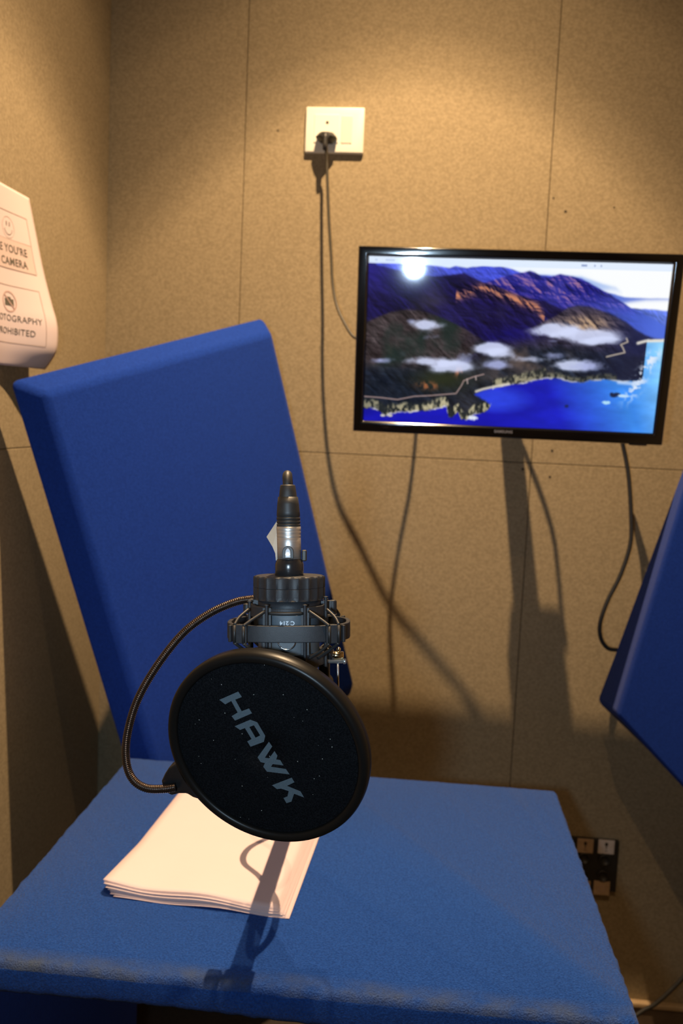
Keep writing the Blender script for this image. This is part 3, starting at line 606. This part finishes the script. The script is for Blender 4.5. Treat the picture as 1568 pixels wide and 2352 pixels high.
def sign_text(name, txt, size, uc, s, m, bold, stretch=1.0, space=1.0):
    me = text_mesh(txt, size, bold, 'CENTER', space); bm = bmesh.new(); bm.from_mesh(me)
    bmesh.ops.triangulate(bm, faces=bm.faces)
    for v in bm.verts: v.co = sgn(uc - v.co.x * stretch, s - v.co.y, 0.0007)
    bm.to_mesh(me); bm.free(); me.materials.clear(); link_obj(name, me, m, t)
sign_text('lettering', "SMILE YOU'RE", 0.0172, 0.0975, 0.1045, ink, 0.00035, 0.93, 1.08)
sign_text('lettering', 'ON CAMERA', 0.0172, 0.0975, 0.1245, ink, 0.00035, 0.93, 1.08)
sign_text('lettering', 'PHOTOGRAPHY', 0.0140, 0.0965, 0.2145, ink, 0.0, 1.06, 1.06)
sign_text('lettering', 'PROHIBITED', 0.0140, 0.0965, 0.2345, ink, 0.0, 1.06, 1.06)

# ================================================================== sheets of paper on the desk
NS = 13; SW, SL = 0.214, 0.297
def sheet(k):
    """k = 0 is the lowest"""
    top = k / (NS - 1)
    rnd = random.Random(50 + k)
    ang = math.radians(-3.4 + rnd.uniform(-0.25, 0.25) + (1 - top) * 0.3)
    ox = -0.236 + (1 - top) * 0.012 + rnd.uniform(-0.0012, 0.0012); oy = 1.152 + rnd.uniform(-0.003, 0.003) - (1 - top) * 0.004
    if k == 0: ox += 0.004; oy -= 0.004
    bm = bmesh.new(); nu, nv = 18, 24; g = []
    ph, am = rnd.uniform(0, 6), rnd.uniform(0.2, 1.0)
    for i in range(nu + 1):
        row = []
        for j in range(nv + 1):
            u, v = i / nu - 0.5, j / nv - 0.5
            x = u * SW; y = v * SL
            front = max(0, -v - 0.1) / 0.4
            z = TZ + 0.0016 + k * (0.00034 + 0.00040 * front * (1.2 - (u + 0.5) * 0.95)) + 0.0016 * front * (1 + math.sin(u * 7 + 1.2)) * (0.35 + 0.65 * top) + 0.00006 * am * math.sin(7 * u + ph) * front + 0.0012 * front * math.sin(11 * u + 0.5)
            lc = max(0, -u - 0.30) / 0.2 * front
            z += 0.0035 * lc * top - (0.0006 if k == 0 else 0) * lc
            X = ox + x * math.cos(ang) - y * math.sin(ang) * 1.0; Y = oy + x * math.sin(ang) + y * math.cos(ang)
            row.append(bm.verts.new(W(X, Y, z)))
        g.append(row)
    for i in range(nu):
        for j in range(nv): bm.faces.new((g[i][j], g[i + 1][j], g[i + 1][j + 1], g[i][j + 1]))
    o = obj('paper_sheet', bm, paper_m, smooth=True)
    s = o.modifiers.new('thick', 'SOLIDIFY'); s.thickness = 0.00018; s.offset = 0
    lab = 'top blank sheet of the paper stack lying on the blue desk' if k == NS - 1 else ('bottom sheet of the paper stack, touching the blue desk' if k == 0 else 'white sheet between the top and bottom of the paper stack on the desk')
    tag(o, lab, 'paper', 'sheets in the paper stack')
for k in range(NS): sheet(k)

# ================================================================== microphone
MO = W(-0.0991, 0.7219, -0.1575)
fmic = frame_fn(MO, CR, CF, CU, 0.001)        # millimetres: x right, y away, z up
def mz(dx=0, dy=0, ax='z'):
    return lambda p: fmic((p[0] + dx, p[1] + dy, p[2]))
mic = thing('condenser_microphone', 'upside-down dark grey studio microphone held in the shock mount', 'microphone', fmic((0, 0, -92)))
oct_ = [(-11, -23), (11, -23), (20, -17), (24.5, -8), (24.5, 8), (20, 17), (11, 23), (-11, 23), (-20, 17), (-24.5, 8), (-24.5, -8), (-20, -17)]
bm = bmesh.new(); add_prism(bm, oct_, -46, -2, fmic); obj('body', bm, mic_m, mic, bevel=(0.0009, 2))
bm = bmesh.new(); add_prism(bm, [(x * 1.01, y * 1.01) for x, y in oct_], -1.6, 3.5, fmic); obj('collar', bm, mic_m, mic, bevel=(0.0006, 2))
bm = bmesh.new(); add_prism(bm, [(x * 0.98, y * 0.9) for x, y in oct_], -90, -46.2, fmic); obj('grille', bm, mic_dark, mic, bevel=(0.006, 4))
bm = bmesh.new(); add_lathe(bm, [(11.6, 22), (11.6, 37.0), (11.0, 39.2), (9.6, 41.4), (9.6, 42)], fmic, 48); obj('connector_base', bm, mic_dark, mic, smooth=True)
ftx = lambda p: fmic((-0.3 - p[0] * 1000, -23.25, -6.9 - p[1] * 1000))
text_obj('model_lettering', 'C 214', 0.0046, ftx, white_print, mic, bold=0.00012, space=1.05)
bm = bmesh.new()
add_lathe(bm, [(6.6, 0), (7.4, -0.5), (7.4, -0.9), (6.3, -1.0), (6.3, 0)], lambda p: fmic((p[0] - 0.5, -22.9 + p[2], -22.5 + p[1])), 40, cap=False); obj('emblem_ring', bm, chrome, mic, smooth=True)
bm = bmesh.new(); add_lathe(bm, [(6.3, -0.1), (6.3, -0.35)], lambda p: fmic((p[0] - 0.5, -22.9 + p[2], -22.5 + p[1])), 40); obj('emblem_disc', bm, mic_m, mic)

# shock mount
sm_t = thing('shock_mount', 'black elastic shock mount with scalloped ring around the microphone', 'shock mount', fmic((0, 0, -44)))
NSC = 20
def scal(a, z): 
    f = (a / (2 * math.pi) * NSC) % 1
    return 1 - 0.055 * math.sin(math.pi * f) ** 0.8 if 9.8 < z < 28 else 1
bm = bmesh.new(); add_lathe(bm, [(22, 8.8), (28.5, 8.8), (29.2, 9.9), (29.4, 12), (29.4, 18.2), (29.1, 18.5), (29.4, 18.8), (29.4, 26.0), (28.9, 27.4), (27, 28.0), (11.7, 28.0)], fmic, 224, rfun=scal, cap=False); obj('tightening_ring', bm, mount_m, sm_t, smooth=True)
sm_t.children[-1].modifiers.new('es', 'EDGE_SPLIT').split_angle = math.radians(40)
bm = bmesh.new(); add_lathe(bm, [(25.4, 3.4), (25.4, 9.0), (12, 9.0)], fmic, 64, cap=False); obj('neck', bm, mount_m, sm_t, smooth=True)
sm_t.children[-1].modifiers.new('es', 'EDGE_SPLIT').split_angle = math.radians(40)
def arc_band(bm, r0, r1, z0, z1, a0, a1, n=40, ex=1.0, ey=1.0, cx=0, pw=2.0):
    def P(a, r, z):
        c, s = math.cos(a), math.sin(a)
        k = (abs(c) ** pw + abs(s) ** pw) ** (-1 / pw)
        return fmic((cx + r * ex * k * c, r * ey * k * s, z))
    ring = [[bm.verts.new(P(a0 + (a1 - a0) * i / n, r, z)) for r, z in ((r0, z0), (r1, z0), (r1, z1), (r0, z1))] for i in range(n + 1)]
    for a, b in zip(ring, ring[1:]):
        for k in range(4): bm.faces.new((a[k], b[k], b[(k + 1) % 4], a[(k + 1) % 4]))
    if abs(a1 - a0 - 2 * math.pi) > 1e-4: bm.faces.new(ring[0][::-1]); bm.faces.new(ring[-1])
    else: bmesh.ops.remove_doubles(bm, verts=bm.verts, dist=1e-7)
# cage: upper ring open at the front, lower ring closed
hg = math.radians(27)
bm = bmesh.new(); arc_band(bm, 26.5, 31.5, -4.4, 4.6, -math.pi / 2 + hg, 3 * math.pi / 2 - hg, 60, cx=-1); obj('upper_cage_ring', bm, mount_m, sm_t, bevel=(0.0006, 2))
bm = bmesh.new(); arc_band(bm, 27.0, 31.5, -43.0, -33.0, 0, 2 * math.pi, 64, cx=-1); obj('lower_cage_ring', bm, mount_m, sm_t, bevel=(0.0006, 2))
bm = bmesh.new(); arc_band(bm, 26.8, 29.5, 1.3, 3.2, -math.pi / 2 - hg, -math.pi / 2 + hg, 14, cx=-1); obj('front_clip', bm, mount_m, sm_t)
bm = bmesh.new(); path = [fmic((-1 + 29.6 * math.sin(a), -29.6 * math.cos(a), -0.2)) for a in np.linspace(-hg, hg, 12)]; add_tube(bm, path, 0.0015, 8); obj('elastic_cord', bm, rubber, sm_t, smooth=True)
for ax_, ay_, zt in ((-15, -28, 6), (15, -28, 6), (-30.5, -9, 7), (31, -9, 10.5), (-15, 28, 6), (15, 28, 6), (-30.5, 9, 7), (31, 9, 7)):
    bm = bmesh.new(); add_lathe(bm, [(1.3, -45), (1.3, zt), (1.9, zt + 0.1), (1.9, zt + 0.9), (0.3, zt + 1.3)], lambda p: fmic((p[0] - 1 + ax_, p[1] + ay_ - (2.2 if ay_ < -20 else 0), p[2])), 16)
    add_box(bm, (ax_ - 1 - 3.2, ay_ + 0.5, -33), (ax_ - 1 + 3.2, ay_ + 2.5, 4), fmic) if ay_ < -20 else None
    obj('cage_post', bm, mount_m, sm_t, smooth=False)
# outer ring with side ears
bm = bmesh.new(); arc_band(bm, 1.0, 1.075, -21.8, -8.7, 0, 2 * math.pi, 150, ex=46.3, ey=36, pw=2.7); obj('outer_ring', bm, mount_m, sm_t, bevel=(0.0007, 2))
for sx in (-1, 1):
    for sy in (-1, 1):
        bm = bmesh.new(); add_prism(bm, [(sx * 30, sy * 33.5), (sx * 38, sy * 31.5), (sx * 40, sy * 36.0), (sx * 31, sy * 38.8)], -22.6, -7.8, fmic)
        add_prism(bm, [(sx * 42, sy * 30.5), (sx * 44.2, sy * 28.5), (sx * 46.0, sy * 32.6), (sx * 44, sy * 34.4)], -21.9, -8.6, fmic)
        obj('cord_bracket', bm, mount_m, sm_t, bevel=(0.0007, 2))
def cord_(a, b, c=None):
    bm = bmesh.new(); pts = [fmic(a), fmic(b)] if c is None else catmull([fmic(a), fmic(c), fmic(b)], 8); add_tube(bm, pts, 0.00125, 10); obj('elastic_cord', bm, rubber, sm_t, smooth=True)
for sx in (-1, 1):
    for sy in (-1, 1):
        cord_((sx * 33.2, sy * 39.2, -8.5), (sx * 17, sy * 30, 2.0), (sx * 27.5, sy * 36, -4.5)); cord_((sx * 40.5, sy * 35.5, -8.0), (sx * 31, sy * 22, 2.5), (sx * 37.5, sy * 30, -3.0))
        cord_((sx * 33.2, sy * 39.2, -8.8), (sx * 33.2, sy * 39.2, -22)); cord_((sx * 40.5, sy * 36.5, -8.2), (sx * 40.5, sy * 36.5, -22))
        cord_((sx * 33.2, sy * 39.2, -22), (sx * 17, sy * 30.5, -35), (sx * 27, sy * 36, -28)); cord_((sx * 40.5, sy * 36.5, -22), (sx * 24, sy * 24, -36), (sx * 34, sy * 31, -28))
# little clamp screws at the top and the lever screw at the right
bm = bmesh.new(); add_lathe(bm, [(3.2, -4), (3.2, 6.0), (2.6, 7.2), (0.3, 7.3)], lambda p: fmic((p[0] + 35.5, p[1] + 6, p[2])), 20); add_box(bm, (25, 3, -2), (35, 7, 7), fmic); obj('side_screw', bm, mount_m, sm_t, bevel=(0.0004, 1))
bm = bmesh.new(); add_lathe(bm, [(3.0, -3), (3.0, 4.0), (1.5, 4.6)], lambda p: fmic((p[0] - 35.0, p[1] + 4, p[2])), 20); add_box(bm, (-34, 2, -2), (-25, 6, 8), fmic); obj('side_screw', bm, mount_m, sm_t, bevel=(0.0004, 1))
bm = bmesh.new(); add_lathe(bm, [(4.2, -30), (5.6, -32), (6.2, -36), (5.4, -40), (2.5, -42)], lambda p: fmic((33.0 + (p[2] + 36) * -0.3 + p[0] * 0.7, 2 + p[1], p[2])), 24); obj('swivel_knuckle', bm, mic_dark, sm_t, smooth=True)
fx = lambda cx, cy, cz: (lambda p: fmic((cx + p[2], cy + p[0], cz + p[1])))
bm = bmesh.new(); add_lathe(bm, [(1.2, 0), (3.4, 0.6), (3.6, 2), (3.4, 8.4), (2.6, 9.0)], fx(35.6, 0, -37.5), 26); obj('clamp_screw', bm, brass, sm_t, smooth=True)
bm = bmesh.new(); add_lathe(bm, [(0.1, 1.9), (1.3, 1.5), (2.0, 0), (1.3, -1.5), (0.8, -3)], lambda p: fmic((p[0] + 40.3, p[1], p[2] - 32.4)), 18); obj('screw_ball', bm, brass, sm_t, smooth=True)
bm = bmesh.new(); add_lathe(bm, [(1.6, 0), (1.6, 13.5), (2.2, 13.8), (2.2, 15.5), (1.6, 16)], fx(30.5, -2, -42.0), 18); obj('lever_bar', bm, nickel, sm_t, smooth=True)
bm = bmesh.new(); add_tube(bm, [fmic((39.6, -2, -42.5)), fmic((39.8, -2, -55)), fmic((40, -2, -64)), fmic((41.5, -2, -67)), fmic((43, -2, -68.5))], 0.0009, 10); obj('lever_pin', bm, nickel, sm_t, smooth=True)
bm = bmesh.new(); add_box(bm, (24, 2, -64), (33, 14, -34), fmic); obj('mount_yoke', bm, mic_dark, sm_t, bevel=(0.002, 3))

# XLR cable with connector
cb = thing('microphone_cable', 'black microphone cable with silver round connector on top of the microphone', 'cable', fmic((0, 0, 42)))
lean = lambda p: fmic((p[0] - max(0, p[2] - 42) * 0.022, p[1] + max(0, p[2] - 42) * 0.02, p[2]))
bm = bmesh.new(); add_lathe(bm, [(9.7, 41.6), (9.75, 58.5), (9.55, 58.8), (9.75, 59.2), (9.8, 61.0), (9.6, 61.3), (9.8, 61.7), (9.9, 64), (9.7, 64.3), (9.9, 64.7), (10.0, 67.6), (9.2, 67.9)], lean, 56); obj('connector_shell', bm, nickel, cb, smooth=True)
pr = [(9.0, 67.4)]
for k in range(3):
    z = 67.9 + k * 2.7; pr += [(9.7, z), (9.7, z + 1.9), (9.2, z + 2.1), (9.2, z + 2.6)]
pr += [(9.6, 76.2), (9.4, 80), (8.9, 86), (8.2, 92)]
bm = bmesh.new(); add_lathe(bm, pr, lean, 56); obj('connector_collar', bm, rubber, cb, smooth=True)
def boot_r(a, z): return 1 + 0.05 * math.cos(4 * a + math.pi) * (1 if 80 < z < 92 else 0)
bm = bmesh.new(); add_lathe(bm, [(8.9, 79), (8.6, 84), (7.9, 90), (6.9, 96), (6.2, 101.0), (5.7, 101.8), (4.0, 102)], lean, 64, rfun=boot_r); obj('strain_boot', bm, rubber, cb, smooth=True)
def arch(w, h0, h1, n=18): return [(-w, h0)] + [(-w * math.cos(math.pi * i / n), h1 - (h1 - h0) * 0.55 + (h1 - h0) * 0.55 * math.sin(math.pi * i / n)) for i in range(n + 1)] + [(w, h0)]
bm = bmesh.new(); add_prism(bm, arch(4.6, 42.2, 52.4), 8.7, 10.6, lambda p: fmic((p[0] - 0.5, -p[2], p[1]))); obj('release_latch', bm, rubber, cb, bevel=(0.0004, 2))
bm = bmesh.new(); add_prism(bm, arch(2.3, 42.6, 50.6), 10.5, 11.3, lambda p: fmic((p[0] - 0.5, -p[2] - (p[1] - 46) * 0.05, p[1]))); obj('latch_tab', bm, latch_m, cb, bevel=(0.0004, 2))
bm = bmesh.new(); add_lathe(bm, [(2.1, 11.2), (2.1, 12.0), (1.3, 12.1), (1.2, 11.6)], lambda p: fmic((p[0] - 0.5, -p[2], 45.4 + p[1])), 6); obj('latch_screw', bm, nickel, cb)
bm = bmesh.new(); add_box(bm, (10.2, -2, 39.5), (14.2, 5, 48.6), fmic); obj('pushbutton', bm, rubber, cb, bevel=(0.001, 2))
JOINT = W(-0.146, 0.917, -0.385); BASE = W(-0.156, 1.345, TZ)
cp = [fmic((-1.3, 1.2, 97)), fmic((-1.5, 1.6, 103)), fmic((-1.9, 4.0, 108.0)), fmic((-2.0, 9, 110.2)), fmic((-2.2, 17, 108)), fmic((-2, 26, 100)), fmic((-1, 34, 80)), fmic((0, 42, 50)), fmic((0, 50, 10)), fmic((-4, 60, -40)), fmic((-8, 80, -90)), fmic((-22, 110, -140)), fmic((-40, 150, -195)),
      W(-0.146, 0.93, -0.368), W(-0.128, 0.985, -0.395), W(-0.133, 1.04, -0.418), W(-0.160, 1.085, -0.438), W(-0.187, 1.115, -0.452), W(-0.190, 1.150, -0.465), W(-0.170, 1.185, -0.478), W(-0.140, 1.22, -0.50), W(-0.10, 1.28, -0.545), W(-0.07, 1.33, TZ + 0.008), W(-0.08, 1.40, TZ + 0.006), W(-0.09, 1.448, TZ - 0.002), W(-0.095, 1.462, TZ - 0.03), W(-0.10, 1.468, -0.70), W(-0.10, 1.47, -0.85)]
bm = bmesh.new(); add_tube(bm, catmull(cp, 10), 0.0040, 14); obj('cord', bm, rubber, cb, smooth=True)
tg = thing('cable_tag', 'small cream paper tag folded around the cable behind the silver connector', 'tag', fmic((-10, 24, 60)))
bm = bmesh.new(); tagp = [(-4, 78), (-9.0, 76.5), (-20.8, 58.5), (-15.5, 50), (-13.2, 44.5), (-12.8, 39), (-11, 35.6), (-8, 36), (-3, 50)]
a = [bm.verts.new(fmic((x * 1.02, 28 + 0.25 * (x + 12) ** 2 * 0.2, z))) for x, z in tagp]; b = [bm.verts.new(fmic((x * 1.02, 28.3 + 0.25 * (x + 12) ** 2 * 0.2, z))) for x, z in tagp]
bm.faces.new(a[::-1]); bm.faces.new(b)
for i in range(len(a)): bm.faces.new((a[i], a[(i + 1) % len(a)], b[(i + 1) % len(a)], b[i]))
bmesh.ops.triangulate(bm, faces=bm.faces); obj('paper_flap', bm, tag_m, tg)

# desk stand with jointed boom, mostly behind the filter
st_t = thing('desk_microphone_stand', 'black jointed desk stand hidden behind the round filter carrying the microphone', 'microphone stand', BASE)
fb = frame_fn(BASE, (1, 0, 0), (0, 1, 0), (0, 0, 1), 0.001)
bm = bmesh.new(); add_lathe(bm, [(30, 0.4), (31, 2), (30, 6), (14, 9), (10, 16), (10, 22)], fb, 48); obj('base', bm, mic_dark, st_t, smooth=True)
bm = bmesh.new(); add_tube(bm, [fb((0, 0, 18)), fb((0, -4, 26)), JOINT], 0.0105, 20); obj('lower_arm', bm, mic_dark, st_t, smooth=True)
j2 = fmic((28, 8, -60))
bm = bmesh.new(); add_tube(bm, [JOINT, j2], 0.0085, 20); obj('upper_arm', bm, mic_dark, st_t, smooth=True)
bm = bmesh.new(); add_lathe(bm, [(12, -14), (14, -12), (14, 12), (12, 14)], frame_fn(JOINT, (0, 1, 0), (0, 0, 1), (1, 0, 0), 0.001), 28); add_lathe(bm, [(10, 0), (11, 2), (11, 12), (4, 15)], frame_fn(JOINT - Vector((0.030, 0, 0)), (0, 1, 0), (0, 0, 1), (1, 0, 0), 0.001), 20); obj('elbow_joint', bm, mic_dark, st_t, smooth=False)

# ================================================================== pop filter
FC = W(-0.1066, 0.6704, -0.2581); fu = Vector((0.9782, -0.2059, -0.026)).normalized(); fn_ = Vector((-0.2062, -0.9503, -0.2331)).normalized(); fn_ = (fn_ - fu * fn_.dot(fu)).normalized(); fv = fn_.cross(fu)
ff = frame_fn(FC, fu, fv, fn_, 0.001)
pf = thing('pop_filter', 'large round black pop filter with grey lettering in front of the microphone', 'pop filter', FC)
bm = bmesh.new(); rim = [(75.2, -2.0), (75.0, 0.2), (76.5, 1.8), (79.5, 2.6), (82.0, 1.6), (83.2, -1.0), (83.4, -5.0), (82.6, -10.5), (80.5, -12.5), (77.5, -12.2), (75.6, -9.5)]
add_lathe(bm, rim + [rim[0]], ff, 128, cap=False); bmesh.ops.remove_doubles(bm, verts=bm.verts, dist=1e-7); obj('rim', bm, mat('satin_black_rim', (0.006, 0.0055, 0.005), 0.36, spec=0.20, noise=(90, (0.006, 0.0055, 0.005))), pf, smooth=True)
bm = bmesh.new(); add_lathe(bm, [(76.5, -2.0), (60, -0.9), (30, 0.0), (0.01, 0.2), (0.01, -0.6), (30, -1.2), (76.5, -3.2)], ff, 96, cap=False); obj('filter_cloth', bm, cloth, pf, smooth=True)
bm = bmesh.new(); add_lathe(bm, [(76.5, -9.0), (0.01, -8.4), (0.01, -8.9), (76.5, -9.6)], ff, 64, cap=False); obj('rear_cloth', bm, cloth, pf, smooth=True)
LET = {'H': [(-36.8, 37.9), (-20.6, 48.0), (-17.7, 43.9), (-23.3, 40.6), (-18.2, 31.6), (-12.0, 35.1), (-9.6, 31.4), (-24.1, 22.2), (-26.8, 25.6), (-21.6, 29.8), (-26.7, 38.8), (-31.9, 34.9)],
       'A': [(-24.6, 17.1), (-11.2, 25.5), (-5.5, 24.3), (0.8, 13.6), (-0.5, 8.0), (-11.8, 1.3), (-14.4, 5.6), (-10.7, 8.4), (-16.0, 17.2), (-20.0, 14.7)],
       'W': [(3.7, 8.9), (6.3, 5.2), (-0.1, -6.3), (3.5, -6.0), (8.1, 1.4), (10.4, -2.3), (9.3, -5.9), (12.6, -5.8), (15.2, -10.1), (6.4, -10.7), (4.7, -13.5), (17.1, -13.0), (20.1, -17.3), (1.2, -18.7), (-1.7, -14.8), (-0.2, -11.2), (-3.8, -11.0), (-6.2, -7.2)],
       'K': [(5.1, -30.5), (21.7, -19.9), (23.9, -23.7), (17.6, -28.4), (28.6, -31.2), (31.5, -36.4), (23.3, -34.6), (20.9, -42.5), (16.7, -45.0), (14.3, -40.6), (17.7, -38.3), (18.9, -33.1), (12.6, -32.0), (9.2, -33.3)]}
bm = bmesh.new()
def cz(x, y):
    r = math.hypot(x, y); return float(np.interp(r, [0, 30, 60, 76.5], [0.2, 0.0, -0.9, -2.0])) + 0.30
def letter(poly):
    vs0 = [bm.verts.new(ff((x, y, cz(x, y)))) for x, y in poly]
    for t3 in tessellate_polygon([[Vector((x, y, 0)) for x, y in poly]]): bm.faces.new([vs0[i] for i in t3])
letter(LET['H']); letter(LET['W']); letter(LET['K'])
hole = [(-12.2, 18.9), (-8.3, 21.1), (-3.4, 13.1), (-7.3, 10.3)]
o_ = LET['A']         # split around the counter of the A
letter([o_[0], o_[1], hole[1], hole[0], o_[8], o_[9]]); letter([o_[1], o_[2], o_[3], hole[2], hole[1]]); letter([o_[3], o_[4], o_[5], o_[6], o_[7], hole[3], hole[2]]); letter([o_[8], hole[0], hole[3], o_[7]])
obj('logo_lettering', bm, print_m, pf)
bm = bmesh.new(); add_prism(bm, [(-74, -27), (-80.5, -30.5), (-86, -35), (-90, -41.5), (-93.5, -49), (-93, -54), (-90, -59.5), (-85, -61.5), (-78, -58.0), (-71, -56.5), (-65.5, -59), (-58, -60), (-62, -50), (-70, -38)], -11.5, -1.0, ff); obj('clamp_lug', bm, black_pl, pf, bevel=(0.0018, 3))
gp = [(-0.1395 + 0.006, 0.742, -0.1500), (-0.1400, 0.740, -0.1535), (-0.160 , 0.738, -0.1690)]
g2d = [(-0.124, -0.1457), (-0.1396, -0.1495), (-0.1605, -0.1603), (-0.1813, -0.1777), (-0.202, -0.206), (-0.2176, -0.236), (-0.2253, -0.2659), (-0.2255, -0.288), (-0.2198, -0.3023), (-0.2086, -0.3089), (-0.1941, -0.3084), (-0.184, -0.306)]
gys = [0.735, 0.733, 0.730, 0.725, 0.718, 0.712, 0.706, 0.702, 0.700, 0.699, 0.698, 0.697]
gpts = [W(x * y / 0.70, y, z * y / 0.70) for (x, z), y in zip(g2d, gys)]
path = catmull(gpts, 40)
L = sum((b - a).length for a, b in zip(path, path[1:])); 
# resample evenly so the ribs are regular
acc = [0]
for a, b in zip(path, path[1:]): acc.append(acc[-1] + (b - a).length)
NR = 4 * 150; ev = []
pa = np.array([list(p) for p in path])
for i in range(NR + 1):
    s = acc[-1] * i / NR; ev.append(Vector([float(np.interp(s, acc, pa[:, k])) for k in range(3)]))
bm = bmesh.new(); add_tube(bm, ev, 0.0033, 14, ridge=lambda i: 1.0 + 0.09 * math.cos(2 * math.pi * i / 4)); obj('gooseneck', bm, goose_m, pf, smooth=True)
for o in bpy.data.objects:
    if o.type == 'MESH' and o.parent is None and 'kind' not in o.keys() and 'label' not in o.keys(): print('UNLABELLED', o.name)
